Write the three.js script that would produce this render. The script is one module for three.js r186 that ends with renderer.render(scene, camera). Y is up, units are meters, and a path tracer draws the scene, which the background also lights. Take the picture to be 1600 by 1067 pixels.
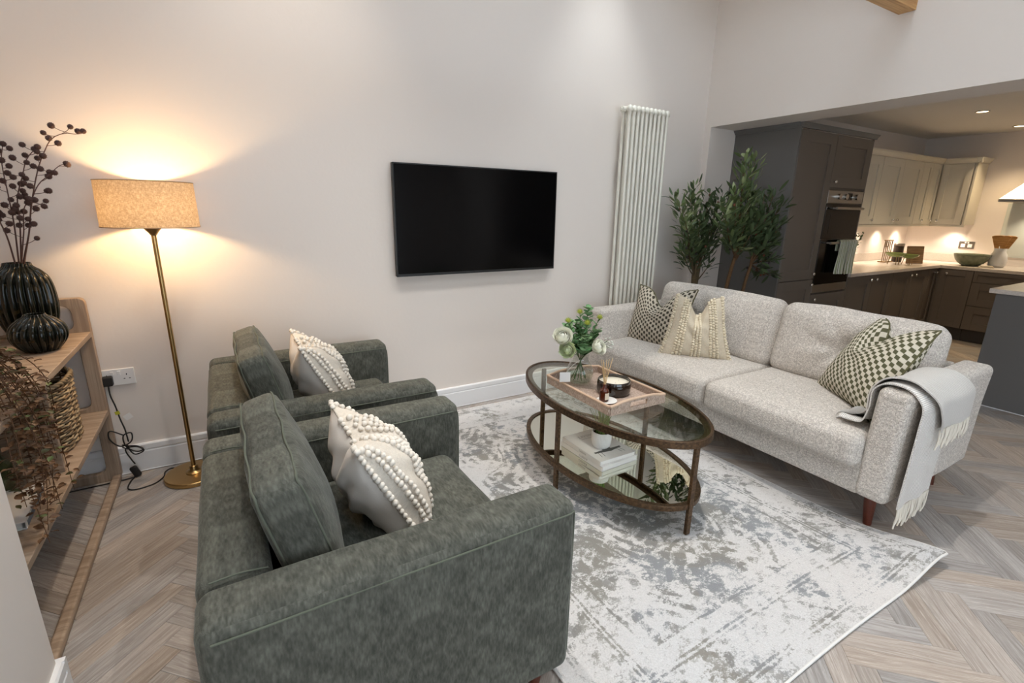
import * as THREE from 'three';
import { mergeGeometries, mergeVertices } from 'three/addons/utils/BufferGeometryUtils.js';
import { RoundedBoxGeometry } from 'three/addons/geometries/RoundedBoxGeometry.js';
import { RectAreaLightUniformsLib } from 'three/addons/lights/RectAreaLightUniformsLib.js';
import { FontLoader } from 'three/addons/loaders/FontLoader.js';
import { TextGeometry } from 'three/addons/geometries/TextGeometry.js';
RectAreaLightUniformsLib.init();

// ---------------------------------------------------------------- camera, sky, exposure
const scene = new THREE.Scene();
const renderer = new THREE.WebGLRenderer({ antialias: true });
renderer.toneMapping = THREE.LinearToneMapping;
renderer.toneMappingExposure = 1.0;
renderer.shadowMap.enabled = true;
const camera = new THREE.PerspectiveCamera(2 * Math.atan(533.5 / 760) * 180 / Math.PI, 1600 / 1067, 0.05, 60);
camera.position.set(0, 1.398, 3.05);
camera.rotation.order = 'YXZ';
camera.rotation.set(-15.2 * Math.PI / 180, -30.73 * Math.PI / 180, 0.937 * Math.PI / 180);
const SKY = 4.9;                                    // overcast daylight behind the glazed doors and roof windows
scene.background = new THREE.Color().setRGB(0.80 * SKY, 0.92 * SKY, 1.08 * SKY);
const LAMP = { room: 15, wall: 8.4, standing: 0.95, kitchen: 4.6, counter: 1.2, hood: 1.6 };   // strengths of the fittings

// ---------------------------------------------------------------- helpers
const V = (x, y, z) => new THREE.Vector3(x, y, z);
const R = (d) => d * Math.PI / 180;
const clamp = (x, a = 0, b = 1) => Math.min(b, Math.max(a, x));
const lerp = (a, b, t) => a + (b - a) * t;
const sst = (a, b, x) => { const t = clamp((x - a) / (b - a)); return t * t * (3 - 2 * t); };
function rng(seed) { let s = seed >>> 0; return () => { s = (s + 0x6d2b79f5) | 0; let t = Math.imul(s ^ (s >>> 15), 1 | s); t = (t + Math.imul(t ^ (t >>> 7), 61 | t)) ^ t; return ((t ^ (t >>> 14)) >>> 0) / 4294967296; }; }
const taken = new Map();
function numbered(name) { const n = taken.get(name) ?? 0; taken.set(name, n + 1); return n ? name + '_' + String(n).padStart(3, '0') : name; }
function lit(o) { o.castShadow = true; o.receiveShadow = true; return o; }
function tag(o, label, category, group) { Object.assign(o.userData, { label, category }); if (group) o.userData.group = group; return o; }
function thing(name, label, category, p = [0, 0, 0], turn = 0, group) {
  const o = new THREE.Group(); o.name = numbered(name); o.position.set(...p); o.rotation.y = turn; scene.add(o);
  return tag(o, label, category, group);
}
function part(name, geo, m, parent, label) { const o = lit(new THREE.Mesh(geo, m)); o.name = name; parent.add(o); if (label) o.userData.label = label; return o; }
function solo(name, geo, m, label, category, p = [0, 0, 0], turn = 0, group) {
  const o = lit(new THREE.Mesh(geo, m)); o.name = numbered(name); o.position.set(...p); o.rotation.y = turn; scene.add(o); return tag(o, label, category, group);
}
function structure(name, geo, m) { const o = lit(new THREE.Mesh(geo, m)); o.name = name; o.userData.kind = 'structure'; scene.add(o); return o; }
function orient(o, right, up) {                     // local x = right, local y = up
  const x = right.clone().normalize(), z = new THREE.Vector3().crossVectors(x, up).normalize(), y = new THREE.Vector3().crossVectors(z, x);
  o.quaternion.setFromRotationMatrix(new THREE.Matrix4().makeBasis(x, y, z)); return o;
}
// uv in metres, by the way each face points
function boxUV(g, turn = false) {
  g = g.index ? g.toNonIndexed() : g;
  const p = g.attributes.position, uv = new Float32Array(p.count * 2), a = V(), b = V(), c = V(), n = V();
  for (let i = 0; i < p.count; i += 3) {
    a.fromBufferAttribute(p, i); b.fromBufferAttribute(p, i + 1); c.fromBufferAttribute(p, i + 2);
    n.crossVectors(b.clone().sub(a), c.clone().sub(a)); const x = Math.abs(n.x), y = Math.abs(n.y), z = Math.abs(n.z);
    [a, b, c].forEach((q, k) => {
      let s = y >= x && y >= z ? [q.x, q.z] : x >= z ? [q.z, q.y] : [q.x, q.y];
      if (turn) s = [s[1], s[0]];
      uv[(i + k) * 2] = s[0]; uv[(i + k) * 2 + 1] = s[1];
    });
  }
  g.setAttribute('uv', new THREE.BufferAttribute(uv, 2)); return g;
}
function clean(g) { g = g.index ? g.toNonIndexed() : g; for (const k of Object.keys(g.attributes)) if (!['position', 'normal', 'uv'].includes(k)) g.deleteAttribute(k); if (!g.attributes.uv) boxUV(g); return g; }
const merge = (list) => mergeGeometries(list.map(clean), false);
function smooth(g) {                                // smooth normals across coincident vertices
  g = g.index ? g.toNonIndexed() : g;
  const p = g.attributes.position, acc = new Map(), key = (i) => Math.round(p.getX(i) * 2e4) + '_' + Math.round(p.getY(i) * 2e4) + '_' + Math.round(p.getZ(i) * 2e4);
  const a = V(), b = V(), c = V();
  for (let i = 0; i < p.count; i += 3) {
    a.fromBufferAttribute(p, i); b.fromBufferAttribute(p, i + 1); c.fromBufferAttribute(p, i + 2);
    const n = b.sub(a).cross(c.sub(a));
    for (let k = 0; k < 3; k++) { const q = key(i + k); const s = acc.get(q); if (s) s.add(n); else acc.set(q, n.clone()); }
  }
  const nn = new Float32Array(p.count * 3);
  for (let i = 0; i < p.count; i++) { const n = acc.get(key(i)).clone().normalize(); nn.set([n.x, n.y, n.z], i * 3); }
  g.setAttribute('normal', new THREE.BufferAttribute(nn, 3)); return g;
}
const box = (w, h, d, x = 0, y = 0, z = 0, r = 0.003) => boxUV(new RoundedBoxGeometry(w, h, d, 2, Math.min(r, w / 2.01, h / 2.01, d / 2.01)).translate(x, y, z));
const slab = (x0, x1, y0, y1, z0, z1, r = 0.003) => box(x1 - x0, y1 - y0, z1 - z0, (x0 + x1) / 2, (y0 + y1) / 2, (z0 + z1) / 2, r);
const flat = (x0, x1, y0, y1, z0, z1) => boxUV(new THREE.BoxGeometry(x1 - x0, y1 - y0, z1 - z0).translate((x0 + x1) / 2, (y0 + y1) / 2, (z0 + z1) / 2));
const cyl = (r0, r1, h, x = 0, y = 0, z = 0, n = 24, open = false) => new THREE.CylinderGeometry(r0, r1, h, n, 1, open).translate(x, y, z);
const ball = (r, x = 0, y = 0, z = 0, w = 14, h = 10) => new THREE.SphereGeometry(r, w, h).translate(x, y, z);
function tube(pts, r, seg = 24, rad = 8, closed = false) {
  const c = new THREE.CatmullRomCurve3(pts.map((p) => p.isVector3 ? p : V(...p)), closed, 'centripetal');
  const g = new THREE.TubeGeometry(c, seg, r, rad, closed); if (closed) return clean(g);
  const caps = [0, 1].map((t) => { const p = c.getPoint(t); return new THREE.SphereGeometry(r, rad, 4).translate(p.x, p.y, p.z); });
  return merge([g, ...caps]);
}
function taper(pts, r0, r1, seg = 14, rad = 6) {    // a tube that narrows
  const c = new THREE.CatmullRomCurve3(pts.map((p) => p.isVector3 ? p : V(...p)), false, 'centripetal'), g = new THREE.TubeGeometry(c, seg, 1, rad), p = g.attributes.position;
  for (let i = 0; i <= seg; i++) { const o = c.getPointAt(i / seg), r = lerp(r0, r1, i / seg); for (let j = 0; j <= rad; j++) { const k = i * (rad + 1) + j, q = V().fromBufferAttribute(p, k).sub(o).multiplyScalar(r).add(o); p.setXYZ(k, q.x, q.y, q.z); } }
  g.computeVertexNormals(); return clean(g);
}
const lathe = (pts, n = 40) => new THREE.LatheGeometry(pts.map(([x, y]) => new THREE.Vector2(x, y)), n);
// upholstery: a box with rounded edges whose faces swell; bulge = [x, y, z] or per face {px, nx, ...}
function soft(w, h, d, r, { bulge = {}, res = 0.045, wob = 0, seed = 1, disp } = {}) {
  const H = [w / 2, h / 2, d / 2]; r = Math.min(r, ...H.map((q) => q * 0.98));
  const cuts = H.map((q) => { const t = []; const k = 4, m = Math.max(2, Math.ceil((2 * q - 2 * r) / res)); for (let i = 0; i < k; i++) t.push(-q + r * (i / k)); for (let i = 0; i <= m; i++) t.push(-q + r + (2 * q - 2 * r) * i / m); for (let i = 1; i <= k; i++) t.push(q - r + r * (i / k)); return t; });
  const pos = [], uv = [], ph = seed * 1.7;
  for (let ax = 0; ax < 3; ax++) for (const s of [-1, 1]) {
    const A = (ax + 1) % 3, B = (ax + 2) % 3, key = (s > 0 ? 'p' : 'n') + 'xyz'[ax], bl = bulge[key] ?? 0;
    const at = (i, j) => {
      const p = [0, 0, 0]; p[ax] = s * H[ax]; p[A] = cuts[A][i]; p[B] = cuts[B][j];
      const inn = p.map((q, k) => clamp(q, -(H[k] - r), H[k] - r)), dd = V(...p.map((q, k) => q - inn[k])).normalize();
      const q = V(...inn).addScaledVector(dd, r);
      const f = (1 - (p[A] / H[A]) ** 2) * (1 - (p[B] / H[B]) ** 2);
      q.setComponent(ax, q.getComponent(ax) + s * bl * f);
      if (wob) { const n = Math.sin(p[0] * 17 + ph) * Math.sin(p[1] * 19 + ph * 2) + Math.sin(p[2] * 15 + ph * 3) * Math.sin((p[0] + p[1]) * 13 + ph); q.addScaledVector(dd, wob * n); }
      if (disp) disp(q, V(...p.map((t, k) => t / H[k])), dd);
      return [q, [p[A], p[B]]];
    };
    for (let i = 0; i + 1 < cuts[A].length; i++) for (let j = 0; j + 1 < cuts[B].length; j++) {
      const q = [at(i, j), at(i + 1, j), at(i + 1, j + 1), at(i, j + 1)], order = s > 0 ? [0, 1, 2, 0, 2, 3] : [0, 2, 1, 0, 3, 2];
      for (const k of order) { pos.push(q[k][0].x, q[k][0].y, q[k][0].z); const t = q[k][1]; uv.push(...(ax === 0 ? [t[1], t[0]] : ax === 1 ? [t[1], t[0]] : t)); }
    }
  }
  const g = new THREE.BufferGeometry();
  g.setAttribute('position', new THREE.Float32BufferAttribute(pos, 3)); g.setAttribute('uv', new THREE.Float32BufferAttribute(uv, 2));
  return smooth(g);
}
function grid(nu, nv, f, uvf) {                     // f(u, v) in 0..1 -> Vector3
  const pos = [], uv = [], idx = [];
  for (let j = 0; j <= nv; j++) for (let i = 0; i <= nu; i++) { const p = f(i / nu, j / nv); pos.push(p.x, p.y, p.z); uv.push(...(uvf ? uvf(i / nu, j / nv) : [i / nu, j / nv])); }
  for (let j = 0; j < nv; j++) for (let i = 0; i < nu; i++) { const a = j * (nu + 1) + i, b = a + 1, c = a + nu + 1, d = c + 1; idx.push(a, b, d, a, d, c); }
  const g = new THREE.BufferGeometry(); g.setAttribute('position', new THREE.Float32BufferAttribute(pos, 3)); g.setAttribute('uv', new THREE.Float32BufferAttribute(uv, 2)); g.setIndex(idx); g.computeVertexNormals();
  return g;
}

// ---------------------------------------------------------------- textures
function lattice(seed, n = 256) { const r = rng(seed), a = new Float32Array(n * n).map(() => r()); return (x, y) => { const xi = Math.floor(x), yi = Math.floor(y), fx = x - xi, fy = y - yi, sx = fx * fx * (3 - 2 * fx), sy = fy * fy * (3 - 2 * fy), m = n - 1, g = (i, j) => a[((j & m) * n) + (i & m)]; return lerp(lerp(g(xi, yi), g(xi + 1, yi), sx), lerp(g(xi, yi + 1), g(xi + 1, yi + 1), sx), sy); }; }
const N1 = lattice(11), N2 = lattice(23), N3 = lattice(37);
const fbm = (n, x, y, o = 4) => { let s = 0, a = 0.5, t = 0; for (let i = 0; i < o; i++) { s += a * n(x, y); t += a; a *= 0.5; x *= 2; y *= 2; } return s / t; };
function tex(w, h, f, { color = true, rep, mirror = true } = {}) {
  const d = new Uint8Array(w * h * (color ? 4 : 1));
  for (let j = 0; j < h; j++) for (let i = 0; i < w; i++) {
    const c = f(i / w, j / h, i, j);
    if (color) { const k = (j * w + i) * 4; d[k] = clamp(c[0], 0, 255); d[k + 1] = clamp(c[1], 0, 255); d[k + 2] = clamp(c[2], 0, 255); d[k + 3] = 255; } else d[j * w + i] = clamp(c) * 255;
  }
  const t = new THREE.DataTexture(d, w, h, color ? THREE.RGBAFormat : THREE.RedFormat);
  t.wrapS = t.wrapT = mirror ? THREE.MirroredRepeatWrapping : THREE.RepeatWrapping; t.magFilter = THREE.LinearFilter; t.minFilter = THREE.LinearFilter;
  if (color) t.colorSpace = THREE.SRGBColorSpace; if (rep) t.repeat.set(...rep); t.needsUpdate = true; return t;
}
const std = (o) => new THREE.MeshStandardMaterial({ side: THREE.DoubleSide, ...o });
const phy = (o) => new THREE.MeshPhysicalMaterial({ side: THREE.DoubleSide, ...o });
const mixc = (a, b, t) => [lerp(a[0], b[0], t), lerp(a[1], b[1], t), lerp(a[2], b[2], t)];
const M = {};
// plaster
const plasterBump = tex(256, 256, (u, v) => 0.5 + 0.5 * (fbm(N1, u * 64, v * 64, 3) - 0.5), { color: false, rep: [1.2, 1.2] });
M.wall = std({ name: 'wall_paint', color: 0xe3d9d0, roughness: 0.85, bumpMap: plasterBump, bumpScale: 0.0006 });
M.trim = std({ name: 'trim_paint', color: 0xe9e8e8, roughness: 0.4 });
M.ceiling = std({ name: 'ceiling_paint', color: 0xe6e2dc, roughness: 0.9 });
// floor: 39 plank faces, 3 x 13, each 0.45 x 0.075 m
const PC = 3, PR = 13;
{
  const r = rng(5), tone = [...Array(PC * PR)].map(() => [r(), r(), r(), r()]);
  const face = (u, v) => { const c = Math.min(PC - 1, Math.floor(u * PC)), q = Math.min(PR - 1, Math.floor(v * PR)), k = q * PC + c; return [u * PC - c, v * PR - q, tone[k], k]; };
  const grain = (u, v) => {
    const [x, y, t, k] = face(u, v), wav = (fbm(N2, x * 2.2 + k * 7, y * 1.2 + k * 3, 2) - 0.5) * 0.5 * t[3];
    const yy = y + wav, fine = fbm(N1, x * 9 + k * 5, yy * 46 + k * 11, 3), mid = fbm(N3, x * 2.5 + k * 9, yy * 13 + k * 5, 3), pore = N1(x * 30 + k, yy * 90 + k * 3);
    return [fine, mid, pore, t, x, y];
  };
  M.plankMap = tex(1152, 1014, (u, v) => {
    const [fine, mid, pore, t] = grain(u, v);
    let c = mixc([144, 134, 126], [180, 172, 165], clamp(0.5 + (mid - 0.5) * 1.3 + (fine - 0.5) * 1.0));
    c = mixc(c, [201, 192, 184], sst(0.62, 0.80, fine) * 0.45); c = mixc(c, [120, 106, 97], sst(0.62, 0.82, mid) * sst(0.5, 0.7, fine) * 0.5 + (pore < 0.14 ? 0.15 : 0));
    const g = 0.93 + 0.13 * t[0], w = (t[1] - 0.5) * 8; return [c[0] * g + w, c[1] * g, c[2] * g - w];
  });
  M.plankBump = tex(768, 676, (u, v) => { const [fine, mid, pore] = grain(u, v); return 0.5 + (fine - 0.5) * 0.8 - (pore < 0.2 ? 0.3 : 0); }, { color: false });
}
M.plank = std({ name: 'grey_oak_plank', map: M.plankMap, bumpMap: M.plankBump, bumpScale: 0.0003, roughness: 0.5 });
M.subfloor = std({ name: 'floor_base', color: 0x5d5148, roughness: 0.9 });
// velvet
const velvetMap = tex(1024, 1024, (u, v) => {
  const a = fbm(N1, u * 8, v * 8, 5), b = fbm(N2, u * 32 + 1.5 * a, v * 24, 4), c = fbm(N3, u * 128, v * 48, 3), s = N1(u * 250, v * 70);
  const t = clamp(0.40 + (a - 0.5) * 0.45 + (b - 0.5) * 0.6 + (c - 0.5) * 0.65 + (s - 0.5) * 0.30);
  return mixc([58, 59, 52], [114, 115, 105], t);
}, { rep: [1.3, 1.3] });
const velvetBump = tex(512, 512, (u, v) => 0.5 + 0.6 * (fbm(N2, u * 128, v * 128, 2) - 0.5), { color: false, rep: [3, 3] });
M.velvet = phy({ name: 'green_velvet', map: velvetMap, roughness: 0.9, sheen: 1, sheenRoughness: 0.5, sheenColor: new THREE.Color(0.30, 0.305, 0.285), bumpMap: velvetBump, bumpScale: 0.0012 });
M.seam = std({ name: 'green_seam', color: 0x5b5f53, roughness: 0.9 });
// boucle
const boucleMap = tex(512, 512, (u, v) => { const a = fbm(N1, u * 128, v * 128, 2), b = N2(u * 64, v * 64), c = N3(u * 250, v * 250), t = clamp(0.5 + (a - 0.5) * 1.5 + (b - 0.5) * 0.5 + (c - 0.5) * 0.5); return mixc([170, 162, 153], [228, 220, 211], t); }, { rep: [2.6, 2.6] });
const boucleBump = tex(512, 512, (u, v) => fbm(N1, u * 128, v * 128, 2), { color: false, rep: [2.6, 2.6] });
M.boucle = phy({ name: 'oatmeal_weave', map: boucleMap, bumpMap: boucleBump, bumpScale: 0.003, roughness: 0.95, sheen: 0.3, sheenColor: new THREE.Color(0.3, 0.3, 0.3), sheenRoughness: 0.7 });
// patterned cushion cloth: blocks of green stepping down between cream
function blockCloth(green, cream, px, py, share, edge) {
  const W = 256, H = 256; return tex(W, H, (u, v, i, j) => {
    const c = Math.floor(u * 2), y = (v + (c % 2) * 0.5) % 1, x = (u * 2) % 1, n = fbm(N1, u * 32, v * 64, 2), th = 0.10 * (N2(i * 0.6, j * 0.2) - 0.5), sk = y + (x - 0.5) * 0.10;
    const on = sk > 0.5 - share / 2 + th && sk < 0.5 + share / 2 + th && x > 1 - edge && x < edge;
    const weave = 0.90 + 0.16 * ((Math.sin(v * Math.PI * 2 * 26) * 0.5 + 0.5) * 0.5 + n * 0.5);
    return (on ? green : cream).map((q) => q * weave);
  }, { rep: [1 / px, 1 / py], mirror: false });
}
M.cushionGreen = std({ name: 'green_block_cloth', map: blockCloth([84, 82, 56], [206, 198, 180], 0.045, 0.040, 0.48, 0.97), roughness: 0.95 });
M.cushionDark = std({ name: 'dark_green_block_cloth', map: blockCloth([66, 60, 48], [196, 186, 168], 0.046, 0.040, 0.52, 0.86), roughness: 0.95 });
M.pipingGreen = std({ name: 'olive_piping', color: 0x5d5a3c, roughness: 0.9 });
const creamBump = tex(256, 256, (u, v) => 0.5 + 0.25 * Math.sin(u * Math.PI * 2 * 64) * Math.sin(v * Math.PI * 2 * 64) + 0.4 * (fbm(N1, u * 64, v * 64, 2) - 0.5), { color: false, rep: [5, 5] });
const creamMap = tex(256, 256, (u, v) => { const n = fbm(N2, u * 64, v * 64, 3), q = 0.93 + 0.12 * n; return [214 * q, 204 * q, 190 * q]; }, { rep: [5, 5] });
M.cream = std({ name: 'cream_cotton', map: creamMap, bumpMap: creamBump, bumpScale: 0.0012, roughness: 0.95 });
M.creamPlain = std({ name: 'plain_cream_cotton', color: 0xd9d0c7, roughness: 0.9, bumpMap: creamBump, bumpScale: 0.0004 });
M.pom = std({ name: 'cream_wool_loop', color: 0xe0d8cc, roughness: 0.95 });
M.pomTan = std({ name: 'natural_wool_loop', color: 0xdccfb6, roughness: 0.95 });
M.tan = std({ name: 'natural_cotton', map: tex(256, 256, (u, v) => { const n = fbm(N2, u * 64, v * 64, 3), q = 0.9 + 0.18 * n; return [203 * q, 190 * q, 168 * q]; }, { rep: [5, 5] }), bumpMap: creamBump, bumpScale: 0.001, roughness: 0.95 });
// throw: fine ribs
M.throw = std({ name: 'ribbed_throw', map: tex(256, 256, (u, v) => { const s = 0.5 + 0.5 * Math.sin(v * Math.PI * 2 * 16), n = fbm(N1, u * 64, v * 64, 2); return mixc([190, 185, 179], [240, 236, 230], clamp(s * 0.8 + n * 0.4 - 0.1)); }, { rep: [7, 7], mirror: false }), bumpMap: tex(64, 64, (u, v) => 0.5 + 0.5 * Math.sin(v * Math.PI * 2 * 4), { color: false, rep: [28, 28], mirror: false }), bumpScale: 0.0015, roughness: 0.95 });
M.fringe = std({ name: 'cream_fringe', color: 0xe2dacb, roughness: 0.95 });
// wood
const wood = (a, b, seed, rep, name, rough = 0.5, bump = 0.0003) => {
  const n = lattice(seed), f = (u, v) => { const w = fbm(n, u * 4, v * 2, 2) * 0.6; return [fbm(n, u * 8, (v + w * 0.06) * 128, 3), fbm(n, u * 4, (v + w * 0.1) * 32, 3)]; };
  return std({ name, map: tex(512, 512, (u, v) => { const [x, y] = f(u, v); return mixc(a, b, clamp(0.5 + (x - 0.5) * 1.3 + (y - 0.5) * 1.4)); }, { rep }), bumpMap: tex(256, 256, (u, v) => f(u, v)[0], { color: false, rep }), bumpScale: bump, roughness: rough });
};
M.oak = wood([138, 117, 98], [172, 150, 129], 51, [0.9, 1.6], 'washed_oak', 0.55);
M.beam = wood([176, 128, 78], [214, 170, 116], 53, [0.8, 1.2], 'pine_beam', 0.6);
M.legWood = wood([72, 30, 18], [116, 54, 34], 57, [3, 8], 'red_brown_leg', 0.35);
M.boardWood = wood([104, 80, 54], [150, 120, 86], 59, [2, 3], 'board_wood', 0.6);
M.spoon = wood([190, 130, 60], [224, 170, 96], 61, [3, 3], 'spoon_wood', 0.6);
M.brass = std({ name: 'antique_brass', color: new THREE.Color().setRGB(0.50, 0.33, 0.14), metalness: 1, roughness: 0.33 });
M.brassDark = std({ name: 'dark_brass', color: new THREE.Color().setRGB(0.30, 0.20, 0.10), metalness: 1, roughness: 0.35 });
M.bronze = std({ name: 'bronze', map: tex(256, 256, (u, v) => { const n = fbm(N1, u * 32, v * 32, 4); return mixc([70, 54, 40], [112, 88, 64], clamp(n * 1.6 - 0.3)); }, { rep: [4, 4] }), metalness: 0.75, roughness: 0.42 });
M.steel = std({ name: 'brushed_steel', color: new THREE.Color().setRGB(0.55, 0.53, 0.50), metalness: 1, roughness: 0.35 });
M.steelDark = std({ name: 'dark_steel', color: new THREE.Color().setRGB(0.30, 0.27, 0.24), metalness: 0.9, roughness: 0.4 });
M.chrome = std({ name: 'chrome', color: new THREE.Color().setRGB(0.75, 0.74, 0.72), metalness: 1, roughness: 0.15 });
M.mirror = std({ name: 'mirror', color: new THREE.Color().setRGB(0.78, 0.79, 0.70), metalness: 1, roughness: 0.015 });
M.pane = phy({ name: 'table_glass', color: new THREE.Color().setRGB(0.90, 0.92, 0.87), transmission: 1, thickness: 0, roughness: 0.0, ior: 1.52 });
M.glass = phy({ name: 'clear_glass', color: new THREE.Color().setRGB(0.95, 0.96, 0.95), transmission: 1, thickness: 0, roughness: 0.0, ior: 1.45 });
M.black = std({ name: 'black_plastic', color: 0x121212, roughness: 0.45 });
M.screen = phy({ name: 'black_screen', color: 0x060607, roughness: 0.14, ior: 1.45, specularIntensity: 0.35 });
M.whitePlastic = std({ name: 'white_plastic', color: 0xe8e6e4, roughness: 0.35 });
M.radiator = std({ name: 'radiator_enamel', color: 0xe4e0d3, roughness: 0.3 });
// lamp shade linen
const linenMap = tex(512, 512, (u, v) => { const a = N1(u * 256, v * 40), b = N2(u * 40, v * 256), n = fbm(N3, u * 32, v * 32, 2), t = clamp(0.5 + (a - 0.5) * 0.6 + (b - 0.5) * 0.6 + (n - 0.5) * 0.5); return mixc([150, 126, 100], [208, 186, 158], t); }, { rep: [2.4, 2.4] });
M.shade = phy({ name: 'linen_shade', map: linenMap, roughness: 1, transmission: 0.15, thickness: 0, specularIntensity: 0.1 });
// kitchen
M.grey = std({ name: 'grey_cabinet_paint', color: 0x695f56, roughness: 0.45 });
M.greyBlue = std({ name: 'slate_panel_paint', color: 0x696663, roughness: 0.5 });
M.ivory = std({ name: 'ivory_cabinet_paint', color: 0xcfc8b8, roughness: 0.45 });
M.stone = std({ name: 'pale_stone', map: tex(256, 256, (u, v) => { const n = fbm(N1, u * 64, v * 64, 3), s = N2(u * 200, v * 200); const q = 0.93 + 0.1 * n - (s < 0.12 ? 0.1 : 0); return [216 * q, 205 * q, 194 * q]; }, { rep: [2, 2] }), roughness: 0.25 });
M.plinth = std({ name: 'plinth_paint', color: 0x4c4743, roughness: 0.5 });
M.ovenGlass = phy({ name: 'oven_glass', color: 0x0b0a0a, roughness: 0.12, ior: 1.5 });
M.splash = phy({ name: 'glass_splashback', color: 0xc9ccc4, roughness: 0.12 });
M.white = std({ name: 'white_ceramic', color: 0xe9e6e1, roughness: 0.35 });
M.paper = std({ name: 'paper', color: 0xebe7e2, roughness: 0.8 });
M.cable = std({ name: 'black_cable', color: 0x1a1715, roughness: 0.5 });
function glow(r, g, b, k) { return std({ name: 'lamp_glow', color: 0xffffff, emissive: new THREE.Color().setRGB(r, g, b), emissiveIntensity: k }); }
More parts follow.
